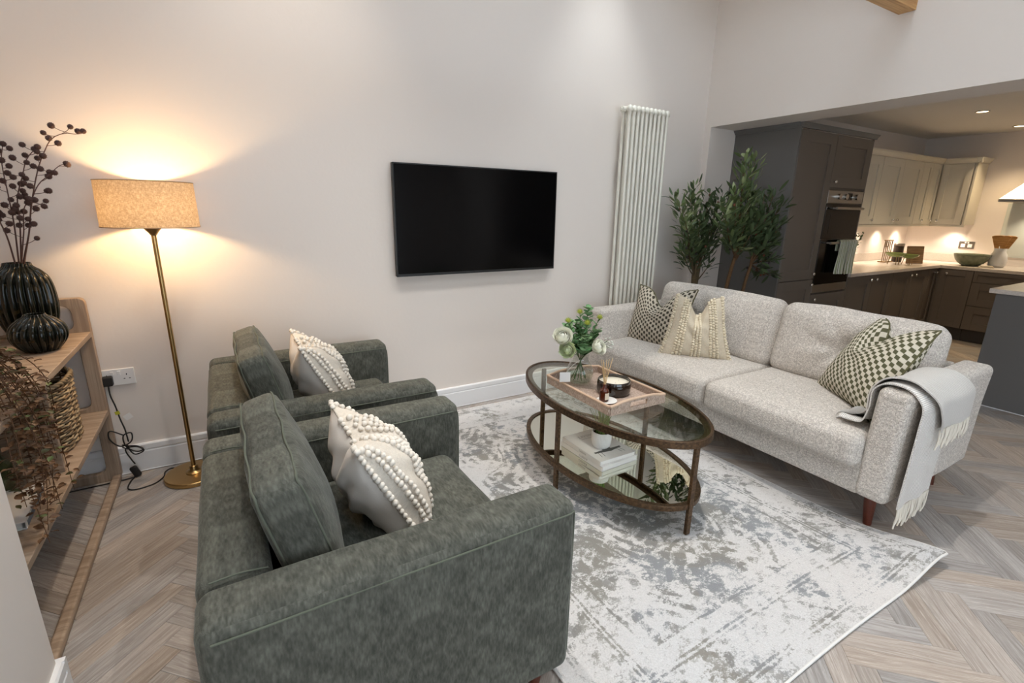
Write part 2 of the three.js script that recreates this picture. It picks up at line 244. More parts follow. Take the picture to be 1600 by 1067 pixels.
// ================================================================ THE ROOM
const XR = 3.706, XK = 4.04, XF = 7.9, ZE = 5.6, XL = -0.535, XA = -1.08, ZA = 1.49, YB = 2.096;
const roofY = (x) => x < 1.3 ? 4.1 - (1.3 - x) * 0.32 : 4.1 - (x - 1.3) * 0.32;
{
  const prism = (pts, z0, z1) => { const s = new THREE.Shape(pts.map(([x, y]) => new THREE.Vector2(x, y))); return boxUV(new THREE.ExtrudeGeometry(s, { depth: z1 - z0, bevelEnabled: false }).translate(0, 0, z0)); };
  // gable wall with the television, running on behind the kitchen
  structure('wall_back', merge([prism([[-1.3, -0.1], [XK, -0.1], [XK, roofY(XK)], [1.3, 4.1], [-1.3, roofY(-1.3)]], -0.25, 0), flat(XK, XF + 0.2, -0.1, 2.6, -0.25, 0)]), M.wall);
  structure('wall_left', merge([flat(-1.3, XA, -0.1, 3.4, 0, ZA), flat(-1.3, XL, -0.1, 3.6, ZA, 4.1), flat(-1.3, XL, 2.25, 3.6, 4.1, 5.4), flat(-1.3, XL, -0.1, 3.6, 5.4, ZE)]), M.wall);
  structure('wall_right', merge([flat(XR, XK, YB, 3.4, 0, ZE), flat(XR, XK, -0.1, YB, 0, 0.061), flat(XR, XK, -0.1, YB, 3.9, ZE)]), M.wall);
  // glazed doors fill most of the wall behind the camera
  const gx0 = -0.30, gx1 = 2.45, gy = 2.25;
  structure('wall_front', merge([prism([[-1.3, gy], [XK, gy], [XK, roofY(XK)], [1.3, 4.1], [-1.3, roofY(-1.3)]], ZE, ZE + 0.25), flat(-1.3, gx0, -0.1, gy, ZE, ZE + 0.25), flat(gx1, XK, -0.1, gy, ZE, ZE + 0.25), flat(XK, XF + 0.2, -0.1, 2.6, ZE, ZE + 0.25)]), M.wall);
  structure('wall_kitchen', flat(XF, XF + 0.25, -0.1, 2.6, 0, ZE), M.wall);
  structure('ceiling_kitchen', flat(XK, XF + 0.2, 2.34, 2.6, -0.2, ZE + 0.2), M.ceiling);
  // glazed doors: dark frames and panes
  const fr = std({ name: 'anthracite_frame', color: 0x3a3d40, roughness: 0.5 }), n = 4, w = (gx1 - gx0) / n, bars = [flat(gx0, gx1, gy - 0.07, gy, ZE + 0.05, ZE + 0.13), flat(gx0, gx1, 0, 0.07, ZE + 0.05, ZE + 0.13)];
  for (let i = 0; i <= n; i++) bars.push(flat(gx0 + i * w - 0.045, gx0 + i * w + 0.045, 0, gy, ZE + 0.05, ZE + 0.13));
  const doors = structure('door_1', merge(bars), fr);
  for (let i = 0; i < n; i++) part('pane', flat(gx0 + i * w + 0.045, gx0 + (i + 1) * w - 0.045, 0.07, gy - 0.07, ZE + 0.086, ZE + 0.094), M.glass, doors);
  {
    const z0 = 4.1, z1 = 5.4, k = 2, q = (z1 - z0) / k, X = XL - 0.13, b = [flat(X, X + 0.08, gy - 0.07, gy, z0, z1), flat(X, X + 0.08, 0, 0.07, z0, z1)];
    for (let i = 0; i <= k; i++) b.push(flat(X, X + 0.08, 0, gy, Math.max(z0, z0 + i * q - 0.045), Math.min(z1, z0 + i * q + 0.045)));
    const d = structure('door_2', merge(b), fr); for (let i = 0; i < k; i++) part('pane', flat(X + 0.036, X + 0.044, 0.07, gy - 0.07, z0 + i * q + 0.045, z0 + (i + 1) * q - 0.045), M.glass, d);
  }
  // sloping ceiling in two planes, each with two roof windows
  const slope = Math.atan(0.32), len = 2.6 / Math.cos(slope) + 0.25;
  for (const side of [-1, 1]) {
    const roofWin = side > 0 ? [[0.22, 0.82, 0.85, 1.65], [1.15, 2.25, 0.70, 2.0], [3.2, 4.4, 0.70, 2.0]] : [[1.15, 2.25, 0.70, 2.0], [3.2, 4.4, 0.70, 2.0]];
    const s = new THREE.Shape([[0, -0.3], [len, -0.3], [len, ZE + 0.3], [0, ZE + 0.3]].map(([a, b]) => new THREE.Vector2(a, b)));
    for (const [z0, z1, a0, a1] of roofWin) s.holes.push(new THREE.Path([[a0, z0], [a1, z0], [a1, z1], [a0, z1]].map(([a, b]) => new THREE.Vector2(a, b))));
    const g = boxUV(new THREE.ExtrudeGeometry(s, { depth: 0.22, bevelEnabled: false })), o = structure(side < 0 ? 'ceiling_left' : 'ceiling_right', g, M.ceiling);
    const X = V(side * Math.cos(slope), -Math.sin(slope), 0), Y = V(0, 0, 1), Z = new THREE.Vector3().crossVectors(X, Y); // extrusion may point down for one side
    const up = Z.y > 0 ? 0 : -0.22;
    o.matrixAutoUpdate = true; o.quaternion.setFromRotationMatrix(new THREE.Matrix4().makeBasis(X, Y, Z)); o.position.set(1.3, 4.1, 0).addScaledVector(Z, up);
    for (const [z0, z1, a0, a1] of roofWin) {
      const fw = 0.05, d0 = up ? 0.02 : 0.14, fg = merge([flat(a0, a1, z0, z0 + fw, d0, d0 + 0.06), flat(a0, a1, z1 - fw, z1, d0, d0 + 0.06), flat(a0, a0 + fw, z0, z1, d0, d0 + 0.06), flat(a1 - fw, a1, z0, z1, d0, d0 + 0.06)]);
      const f = part('roof_window_frame', fg, M.trim, o); part('pane', flat(a0 + fw, a1 - fw, z0 + fw, z1 - fw, d0 + 0.026, d0 + 0.034), M.glass, f);
    }
  }
  // skirting boards with a stepped profile
  const sk = (len) => { const s = new THREE.Shape([[0, 0], [0.018, 0], [0.018, 0.112], [0.0155, 0.116], [0.0155, 0.121], [0.018, 0.125], [0.018, 0.150], [0.013, 0.156], [0, 0.156]].map(([a, b]) => new THREE.Vector2(a, b))); return new THREE.ExtrudeGeometry(s, { depth: len, bevelEnabled: false }); };
  structure('baseboard_back', boxUV(sk(XR - XA).rotateY(-Math.PI / 2).translate(XR, 0, 0).applyMatrix4(new THREE.Matrix4())), M.trim);
  structure('baseboard_left', merge([boxUV(sk(ZE - ZA).translate(XL, 0, ZA)), boxUV(sk(ZA).translate(XA, 0, 0)), flat(XA, XL + 0.018, 0, 0.156, ZA - 0.018, ZA)]), M.trim);
  structure('trim_1', tube([[XA + 0.02, 0.004, 0.0185], [XR - 0.01, 0.004, 0.0185]], 0.003, 1, 4), M.trim);   // sealant line under the skirting
}
// timber tie beam
{
  const b = thing('timber_beam', 'orange-brown timber tie beam end under the sloping ceiling above the kitchen opening', 'beam', [0, 0, 0]);
  part('beam_length', box(XR + 0.5, 0.2, 0.092, (XR - 0.5) / 2, 2.67, 1.376, 0.004), M.beam, b);
}

// ---------------------------------------------------------------- herringbone floor, plank by plank
const floor = structure('floor', merge([flat(XA - 0.2, XF + 0.2, -0.3, -0.0065, -0.25, ZE + 0.25)]), M.subfloor);
{
  const W = 0.075, L = 0.45, n = 6, q = Math.SQRT1_2, X0 = 2.28, Z0 = 2.596;
  const rect = [XA + 0.001, XF - 0.001, 0.001, ZE - 0.001];
  const faceUV = (k) => (s, t) => [((k % PC) + 0.02 + 0.96 * s) / PC, (Math.floor(k / PC) + 0.04 + 0.92 * t) / PR];
  function plankGeo(poly, uvf) {                    // convex polygon [along, across]; top chamfered by 0.8 mm
    const P = poly.map(([a, b]) => new THREE.Vector2(a, b)), m = P.length, area = P.reduce((s, p, i) => s + p.x * P[(i + 1) % m].y - P[(i + 1) % m].x * p.y, 0); if (area < 0) P.reverse();
    const inset = (d) => P.map((p, i) => { const a = P[(i + m - 1) % m], b = P[(i + 1) % m], e1 = p.clone().sub(a).normalize(), e2 = b.clone().sub(p).normalize(), n1 = new THREE.Vector2(-e1.y, e1.x), n2 = new THREE.Vector2(-e2.y, e2.x), k = 1 + n1.dot(n2); return p.clone().addScaledVector(n1.add(n2), d / Math.max(k, 0.3)); });
    const rings = [[inset(0.0003), -0.006], [inset(0.0003), -0.0007], [inset(0.0012), 0]], pos = [], uv = [];
    const put = (p, y) => { pos.push(p.x, y, p.y); uv.push(...uvf(clamp(p.x / L), clamp(p.y / W))); };
    for (let r = 0; r < 2; r++) for (let i = 0; i < m; i++) { const j = (i + 1) % m, [A, ya] = rings[r], [B, yb] = rings[r + 1]; put(A[i], ya); put(B[i], yb); put(A[j], ya); put(A[j], ya); put(B[i], yb); put(B[j], yb); }
    const T = rings[2][0]; for (let i = 1; i + 1 < m; i++) { put(T[0], 0); put(T[i + 1], 0); put(T[i], 0); }
    const g = new THREE.BufferGeometry(); g.setAttribute('position', new THREE.Float32BufferAttribute(pos, 3)); g.setAttribute('uv', new THREE.Float32BufferAttribute(uv, 2)); g.computeVertexNormals(); return g;
  }
  const whole = [...Array(PC * PR).keys()].map((k) => plankGeo([[0, 0], [L, 0], [L, W], [0, W]], faceUV(k)));
  const clip = (poly) => { for (const [ax, v, s] of [[0, rect[0], 1], [0, rect[1], -1], [1, rect[2], 1], [1, rect[3], -1]]) { const out = []; for (let i = 0; i < poly.length; i++) { const a = poly[i], b = poly[(i + 1) % poly.length], da = (a[ax] - v) * s, db = (b[ax] - v) * s; if (da >= 0) out.push(a); if (da * db < 0) { const t = da / (da - db); out.push([lerp(a[0], b[0], t), lerp(a[1], b[1], t)]); } } poly = out; if (poly.length < 3) return null; } return poly; };
  camera.updateMatrixWorld(true); camera.updateProjectionMatrix();
  // what hides a plank for good: rug, chairs, sofa base, cabinets, walls
  const covers = [[0.80, 2.30, 0.14, 2.38], [-0.10, 0.70, 0.22, 1.06], [-0.10, 0.70, 1.26, 2.06], [4.0, 5.3, 0, 0.55], [5.2, XF, 0, 0.5], [7.3, XF, 0, ZE], [5.0, 5.8, 1.85, 4.5], [-1.3, XL - 0.01, ZA, ZE], [XR, XK, 4, ZE]];
  const list = [], rnd = rng(77);
  const gridToFloor = (gx, gy) => [X0 + (gx - gy) * W * q, Z0 + (gx + gy) * W * q];
  for (let k = -90; k < 140; k++) for (let mm = -12; mm <= 12; mm++) for (const kind of [0, 1]) {
    const gx = kind ? k : k + 2 * n * mm, gy = kind ? k - 2 * n + 1 + 2 * n * mm : k, gw = kind ? 1 : n, gh = kind ? n : 1;
    const corner = [[gx, gy], [gx + gw, gy], [gx + gw, gy + gh], [gx, gy + gh]].map(([a, b]) => gridToFloor(a, b));
    if (corner.every(([x]) => x < rect[0]) || corner.every(([x]) => x > rect[1]) || corner.every(([, z]) => z < rect[2]) || corner.every(([, z]) => z > rect[3])) continue;
    const c = clip(corner); if (!c) continue;
    const cx = c.reduce((s, p) => s + p[0], 0) / c.length, cz = c.reduce((s, p) => s + p[1], 0) / c.length;
    if (covers.slice(7).some(([a, b, d, e]) => c.every(([x, z]) => x > a && x < b && z > d && z < e))) continue;
    const inner = c.length !== 4 || c.some((p, i) => Math.hypot(p[0] - corner[i][0], p[1] - corner[i][1]) > 1e-6);
    const hid = covers.some(([a, b, d, e]) => c.every(([x, z]) => x > a && x < b && z > d && z < e));
    const pr = [...c, [cx, cz]].map(([x, z]) => V(x, 0, z).project(camera)), vis = !hid && pr.some((p) => p.z < 1 && Math.abs(p.x) < 1.03 && Math.abs(p.y) < 1.03);
    let size = 0; if (vis) { const s = pr.slice(0, -1).map((p) => [p.x * 800, p.y * 533]); for (let i = 0; i < s.length; i++) { const j = (i + 1) % s.length; size += s[i][0] * s[j][1] - s[j][0] * s[i][1]; } size = Math.abs(size) / 2; }
    // a plank's own frame: origin at its first corner, along its length
    const o = kind ? corner[3] : corner[0], ang = kind ? Math.atan2(-q, q) * 1 : 0;
    const ax = kind ? [q, -q] : [q, q], ac = kind ? [q, q] : [-q, q];
    // kind 1 runs along grid y: floor direction (-q, q); start from its far corner so that the frame stays right-handed
    list.push({ c, inner, size, o, ax, ac, v: Math.floor(rnd() * PC * PR), flip: rnd() < 0.5 });
  }
  list.sort((a, b) => b.size - a.size);
  const rest = [];
  list.forEach((p, i) => {
    const m4 = new THREE.Matrix4().makeBasis(V(p.ax[0], 0, p.ax[1]), V(0, 1, 0), V(p.ac[0], 0, p.ac[1])).setPosition(p.o[0], 0, p.o[1]);
    let g = whole[p.v];
    if (p.inner) { const inv = m4.clone().invert(); g = plankGeo(p.c.map(([x, z]) => { const t = V(x, 0, z).applyMatrix4(inv); return [t.x, t.z]; }), faceUV(p.v)); }
    if (i < 300 && p.size > 8) { const o = part('plank', g, M.plank, floor); m4.decompose(o.position, o.quaternion, o.scale); }
    else rest.push(g.clone().applyMatrix4(m4));
  });
  const r = part('plank_field', mergeGeometries(rest, false), M.plank, floor); r.userData.kind = 'stuff';
}
// ================================================================ SEATING
// a cushion with soft corners; chop dents the top edge. Local x = width, y = up, z = front
function pillowGeo(w, h, t, { chop = 0, pinch = 0.10, seed = 1, N = 44, wr = 0.004, topW = 1 } = {}) {
  const at = (s) => (a, b) => {
    const u = a * 2 - 1, v = b * 2 - 1, au = Math.abs(u), av = Math.abs(v);
    let x = w / 2 * u * lerp(1, topW, (v + 1) / 2) * (1 - pinch * (1 - v * v) * au * au), y = h / 2 * v * (1 - pinch * (1 - u * u) * av * av);
    const full = Math.pow(1 - Math.pow(au, 2.4), 0.62) * Math.pow(1 - Math.pow(av, 2.4), 0.62);
    let z = s * t / 2 * full;
    if (chop) { const k = Math.exp(-((u / 0.36) ** 2)) * sst(-0.35, 1, v); y -= chop * k; z *= 1 + 0.5 * k * (1 - av); z -= s * 0.05 * Math.exp(-((u / 0.16) ** 2)) * sst(0.15, 0.8, v) * full; }
    if (s < 0 && wr > 0.005) { const rad = Math.hypot(u, v), fold = Math.sin(Math.atan2(v, u) * 9 + 2 * Math.sin(rad * 5) + seed) * sst(0.35, 0.85, rad) * full; z += 0.007 * fold + 0.009 * Math.sin(v * 10 + u * 4) * Math.exp(-((u + 0.4) ** 2) * 6) * full; }
    z += s * wr * full * (Math.sin(u * 9 + seed) * Math.sin(v * 7 + seed * 2) + 0.6 * Math.sin((u + v) * 13 + seed * 3));
    return V(x, y, z);
  };
  const uvf = (a, b) => [(a - 0.5) * w, (b - 0.5) * h];
  const F = at(1), B = at(-1);
  return { front: grid(N, N, F, uvf), back: grid(N, N, (a, b) => B(1 - a, b), uvf), F, B };
}
const edgeLoop = (F, n = 26) => { const p = []; for (let i = 0; i < n; i++) p.push(F(i / n, 0)); for (let i = 0; i < n; i++) p.push(F(1, i / n)); for (let i = 0; i < n; i++) p.push(F(1 - i / n, 1)); for (let i = 0; i < n; i++) p.push(F(0, 1 - i / n)); return p; };

// ---- green velvet armchair, front towards +x, origin at the middle of its base on the floor
function makeArmchair(label, group) {
  const t = thing('armchair', label, 'armchair', [0, 0, 0], 0, group), m = M.velvet;
  const X0 = -0.45, X1 = 0.45, H = 0.63, B = 0.06, W = 0.465, A = 0.14;
  for (const s of [-1, 1]) {
    const arm = part('arm', soft(X1 - X0, H - B, A, 0.035, { bulge: { py: 0.006, px: 0.006, pz: 0.004, nz: 0.004 }, wob: 0.0012, seed: s + 3 }).translate(0, (H + B) / 2, s * (W - A / 2)), m, t);
    for (const o of [-1, 1]) {                       // seams along the top edges and down the front
      const z = s * (W - A / 2) + o * (A / 2 + 0.0005), pts = [];
      for (let i = 0; i <= 12; i++) pts.push([lerp(X0 + 0.03, X1 - 0.03, i / 12), H - 0.032, z + o * 0.001 * Math.sin(i)]);
      pts.push([X1 - 0.008, H - 0.036, z - o * 0.012], [X1 + 0.0015, H - 0.06, z - o * 0.022], [X1 + 0.002, 0.34, z - o * 0.024], [X1 + 0.001, B + 0.04, z - o * 0.024]);
      part('seam', tube(pts, 0.0028, 60, 6), M.seam, arm);
    }
  }
  const back = part('back', soft(0.15, H - B, 2 * (W - A) + 0.02, 0.035, { bulge: { py: 0.004 }, wob: 0.001 }).translate(X0 + 0.075, (H + B) / 2, 0), m, t);
  for (const s of [-1, 1]) part('seam', tube([[X0 + 0.03, H + 0.001, s * (W - A + 0.002)], [X0 + 0.09, H + 0.003, s * (W - A)], [X0 + 0.14, H - 0.004, s * (W - A)]], 0.0022, 10, 6), M.seam, back);
  part('base', soft(X1 - X0 - 0.10, 0.22, 2 * (W - A) + 0.01, 0.02, {}).translate(0.035, B + 0.11, 0), m, t);
  part('seat_cushion', soft(0.66, 0.19, 2 * (W - A) - 0.006, 0.05, { bulge: { py: 0.018, px: 0.012 }, wob: 0.0015, seed: 5 }).translate(0.065, 0.345, 0), m, t);
  // back cushion: a thick boxed cushion leaning on the back, tighter at the top
  const bc = soft(0.112, 0.40, 2 * (W - A) - 0.02, 0.03, { bulge: { px: 0.042, nx: 0.03, py: 0.008, pz: 0.004, nz: 0.004 }, wob: 0.0022, seed: 7, res: 0.03,
    disp: (q, c) => { q.x += 0.003 * Math.sin(c.z * 9 + c.y * 2) * (1 - c.z * c.z) * (c.y * 0.5 + 0.5); q.y += c.y > 0.9 ? 0.004 * Math.sin(c.z * 9 + 1) : 0; } });
  const lean = new THREE.Matrix4().makeRotationZ(R(15)).setPosition(-0.225, 0.615, 0);
  const cush = part('back_cushion', bc.applyMatrix4(lean), m, t);
  for (const s of [-1, 1]) {                         // one seam runs up a side, over the top and down the other
    const hz = W - A - 0.01, pts = [], wave = (z) => 0.003 * Math.sin(z / hz * 9 + 2) * (1 - (z / hz) ** 2), ex = s * 0.0478;
    for (const y of [-0.17, -0.1, 0, 0.1, 0.155]) pts.push([ex, y, -hz + 0.0082]);
    pts.push([s * 0.0446, 0.1886, -hz + 0.0118]);
    for (let i = 0; i <= 24; i++) { const z = lerp(-1, 1, i / 24) * (hz - 0.035); pts.push([ex + wave(z), 0.1922 + 0.0035 * (1 - (z / hz) ** 2) + 0.003 * Math.sin(z / hz * 9 + 1), z]); }
    pts.push([s * 0.0446, 0.1886, hz - 0.0118]);
    for (const y of [0.155, 0.1, 0, -0.1, -0.17]) pts.push([ex, y, hz - 0.0082]);
    part('seam', tube(pts.map((p) => V(...p).applyMatrix4(lean)), 0.0032, 160, 6), M.seam, cush);
  }
  for (const [x, z] of [[-0.36, -0.415], [-0.36, 0.415], [0.355, -0.415], [0.355, 0.415]]) part('leg', cyl(0.027, 0.016, 0.085, x, 0.0425, z, 16), M.legWood, t);
  return t;
}
const CH1 = [0.315, 1.675], CH2 = [0.325, 0.635];
const near = makeArmchair('moss-green velvet armchair in the foreground, nearest the camera, its whole outer arm in view');
near.position.set(CH1[0], 0.0, CH1[1]);
const far = near.clone(); far.name = numbered('armchair'); scene.add(far); far.position.set(CH2[0], 0.0, CH2[1]);
far.userData.label = 'moss-green velvet armchair standing against the television wall behind the other one';

// ---- three-seat sofa, front towards -x
{
  const t = thing('sofa', 'long oatmeal-weave sofa with two seat cushions and buttoned back cushions', 'sofa', [0, 0, 0]), m = M.boucle;
  const Z0 = 0.235, Z1 = 2.30, X0 = 2.345, X1 = 3.24, B = 0.17, H = 0.695, A = 0.135;
  const armDisp = (s) => (q, c) => { q.z += s * 0.016 * (c.y * 0.5 + 0.5) ** 2; if (c.x < 0) q.x += 0.0; };
  for (const s of [-1, 1]) part('arm', soft(X1 - X0 - 0.02, H - B, A, 0.032, { bulge: { py: 0.006, nx: 0.003, pz: 0.004, nz: 0.004 }, disp: armDisp(s), wob: 0.001 }).translate((X0 + X1) / 2 - 0.01, (H + B) / 2, s > 0 ? Z1 - A / 2 - 0.012 : Z0 + A / 2 + 0.012), m, t);
  const z0 = Z0 + A, z1 = Z1 - A, zm = 1.345;
  part('base', soft(X1 - X0 - 0.06, 0.20, z1 - z0 + 0.02, 0.02, { bulge: { nx: 0.004 } }).translate((X0 + X1) / 2 - 0.025, B + 0.10, (z0 + z1) / 2), m, t);
  part('back', soft(0.16, H - B - 0.02, z1 - z0 + 0.02, 0.04, {}).translate(X1 - 0.10, (H + B) / 2 - 0.01, (z0 + z1) / 2), m, t);
  for (const [a, b] of [[z0, zm], [zm, z1]]) {
    const c = part('seat_cushion', soft(0.72, 0.165, b - a - 0.004, 0.045, { bulge: { py: 0.014, nx: 0.012, pz: 0.002, nz: 0.002 }, wob: 0.0012, seed: a + 2 }).translate(X0 - 0.055 + 0.36, 0.385, (a + b) / 2), m, t);
    // buttoned back cushion: dimple with pulled creases
    const w = b - a, btn = [0.02, 0];
    const bump = (q, n, d) => {
      if (n.x > -0.5) return; const y = n.y - 0.02, z = n.z, r = Math.hypot(y * 0.24, z * w / 2), ang = Math.atan2(y * 0.24, z * w / 2);
      q.x += 0.048 * Math.exp(-((r / 0.08) ** 2)) + 0.012 * Math.exp(-((r / 0.22) ** 2)) * Math.cos(ang * 6 + 0.6) * sst(0.02, 0.09, r);
    };
    const lean = new THREE.Matrix4().makeRotationZ(R(-12)).setPosition(X1 - 0.255, 0.655, (a + b) / 2);
    const bc = part('back_cushion', soft(0.15, 0.44, w - 0.012, 0.06, { bulge: { nx: 0.045, px: 0.01, py: 0.012, pz: 0.010, nz: 0.010 }, wob: 0.003, seed: a * 3 + 1, res: 0.022, disp: bump }).applyMatrix4(lean), m, t);
    part('button', new THREE.SphereGeometry(0.013, 14, 8).scale(0.5, 1, 1).applyMatrix4(new THREE.Matrix4().makeTranslation(-0.082, 0.005, 0)).applyMatrix4(lean), m, bc);
  }
  for (const [x, z, lx, lz] of [[2.46, 2.20, -0.02, 0.02], [2.46, 0.34, -0.02, -0.02], [3.16, 2.19, 0.02, 0.02], [3.16, 0.34, 0.02, -0.02]]) {
    const g = new THREE.CylinderGeometry(0.030, 0.017, 0.18, 18, 3).translate(0, 0.09, 0), p = g.attributes.position; for (let i = 0; i < p.count; i++) { const k = 1 - p.getY(i) / 0.18; p.setX(i, p.getX(i) + lx * k); p.setZ(i, p.getZ(i) + lz * k); }
    part('leg', g.translate(x - lx, 0, z - lz), M.legWood, t);
  }
}

// ---- cushions on the sofa
function plainPillow(name, label, w, h, t, opt, cloth, piping, pos, right, up) {
  const o = thing(name, label, 'cushion', pos), P = pillowGeo(w, h, t, opt);
  part('front_cover', P.front, cloth, o); part('back_cover', P.back, cloth, o);
  part('piping', tube(edgeLoop(P.F), 0.0042, 220, 6, true), piping, o);
  return orient(o, V(...right), V(...up));
}
plainPillow('throw_cushion', 'tall cream cushion with dark green block pattern leaning in the far sofa corner', 0.52, 0.47, 0.17, { chop: 0.13, seed: 2 }, M.cushionDark, M.pipingGreen, [2.72, 0.645, 0.585], [0.06, 0.06, 0.99], [0.36, 0.93, -0.02]);
plainPillow('throw_cushion', 'cream cushion with olive block pattern propped against the near sofa arm under the throw', 0.56, 0.50, 0.20, { chop: 0.13, seed: 4, topW: 0.80 }, M.cushionGreen, M.pipingGreen, [2.775, 0.675, 1.96], [-0.62, 0.05, 0.78], [0.40, 0.84, 0.30]);
// cushions with rows of woollen loops
function loopPillow(label, w, h, t, opt, base, back, loop, bands, r, pos, right, up, each) {
  const o = thing('loop_cushion', label, 'cushion', pos), P = pillowGeo(w, h, t, opt), rnd = rng(opt.seed * 31 + 5);
  part('front_cover', P.front, base, o); part('back_cover', P.back, back, o);
  part('seam', tube(edgeLoop(P.F), 0.003, 220, 6, true), base, o);
  const variants = [0, 1, 2].map((k) => { const g = new THREE.IcosahedronGeometry(1, 1), p = g.attributes.position; for (let i = 0; i < p.count; i++) { const q = V().fromBufferAttribute(p, i), f = 1 + 0.10 * Math.sin(q.x * 5 + k) * Math.sin(q.y * 6 + k * 2); q.multiplyScalar(f); p.setXYZ(i, q.x, q.y, q.z); } return smooth(g); });
  const list = [];
  for (const [a0, a1, rows] of bands) {
    const n = Math.round(h / (r * 2.05));
    for (let c = 0; c < rows; c++) for (let i = 0; i <= n; i++) {
      const a = rows > 1 ? lerp(a0, a1, c / (rows - 1)) : a0, b = clamp((i + (c % 2) * 0.5 + (rnd() - 0.5) * 0.3) / n, 0.0, 1), e = 0.004;
      const p = P.F(a, b), du = P.F(Math.min(1, a + e), b).sub(P.F(Math.max(0, a - e), b)), dv = P.F(a, Math.min(1, b + e)).sub(P.F(a, Math.max(0, b - e))), nn = du.cross(dv).normalize();
      p.addScaledVector(nn, r * 0.45); list.push([p, r * (0.85 + 0.3 * rnd()), rnd() * 6]);
    }
  }
  list.sort(() => 0);
  const rest = [];
  list.forEach(([p, s, q], i) => {
    const g = variants[i % 3];
    if (each && i < 300) { const k = part('pom_pom', g, loop, o); k.position.copy(p); k.scale.setScalar(s); k.rotation.set(q, q * 2, 0); } else rest.push(g.clone().scale(s, s, s).rotateX(q).translate(p.x, p.y, p.z));
  });
  if (rest.length) part('wool_loops', mergeGeometries(rest.map(clean), false), loop, o).userData.kind = 'stuff';
  return orient(o, V(...right), V(...up));
}
loopPillow('natural cream cushion with vertical rows of woven loops, in front of the dark patterned one', 0.47, 0.43, 0.15, { chop: 0.115, seed: 3, topW: 0.60 }, M.tan, M.tan, M.pomTan, [[0.0, 0.025, 2], [0.20, 0.30, 3], [0.46, 0.56, 3], [0.72, 0.82, 3], [0.975, 1.0, 2]], 0.0088, [2.655, 0.655, 0.975], [0.66, 0.0, 0.75], [0.15, 0.97, -0.13], false);
const POM = [[0.0, 0.09, 3], [0.28, 0.40, 4], [0.60, 0.72, 4], [0.91, 1.0, 3]];
loopPillow('cream pom-pom cushion sitting in the near armchair', 0.46, 0.43, 0.22, { chop: 0.05, seed: 6, wr: 0.006, topW: 0.86 }, M.cream, M.creamPlain, M.pom, POM, 0.0092, [CH1[0] + 0.035, 0.575, CH1[1] - 0.035], [0.02, 0.0, -0.99], [-0.47, 0.88, -0.02], true);
loopPillow('cream pom-pom cushion sitting in the armchair by the television wall', 0.46, 0.43, 0.22, { chop: 0.05, seed: 8, wr: 0.006, topW: 0.86 }, M.cream, M.creamPlain, M.pom, POM, 0.0092, [CH2[0] + 0.03, 0.590, CH2[1] - 0.05], [0.02, 0.0, -0.99], [-0.47, 0.88, -0.02], false);

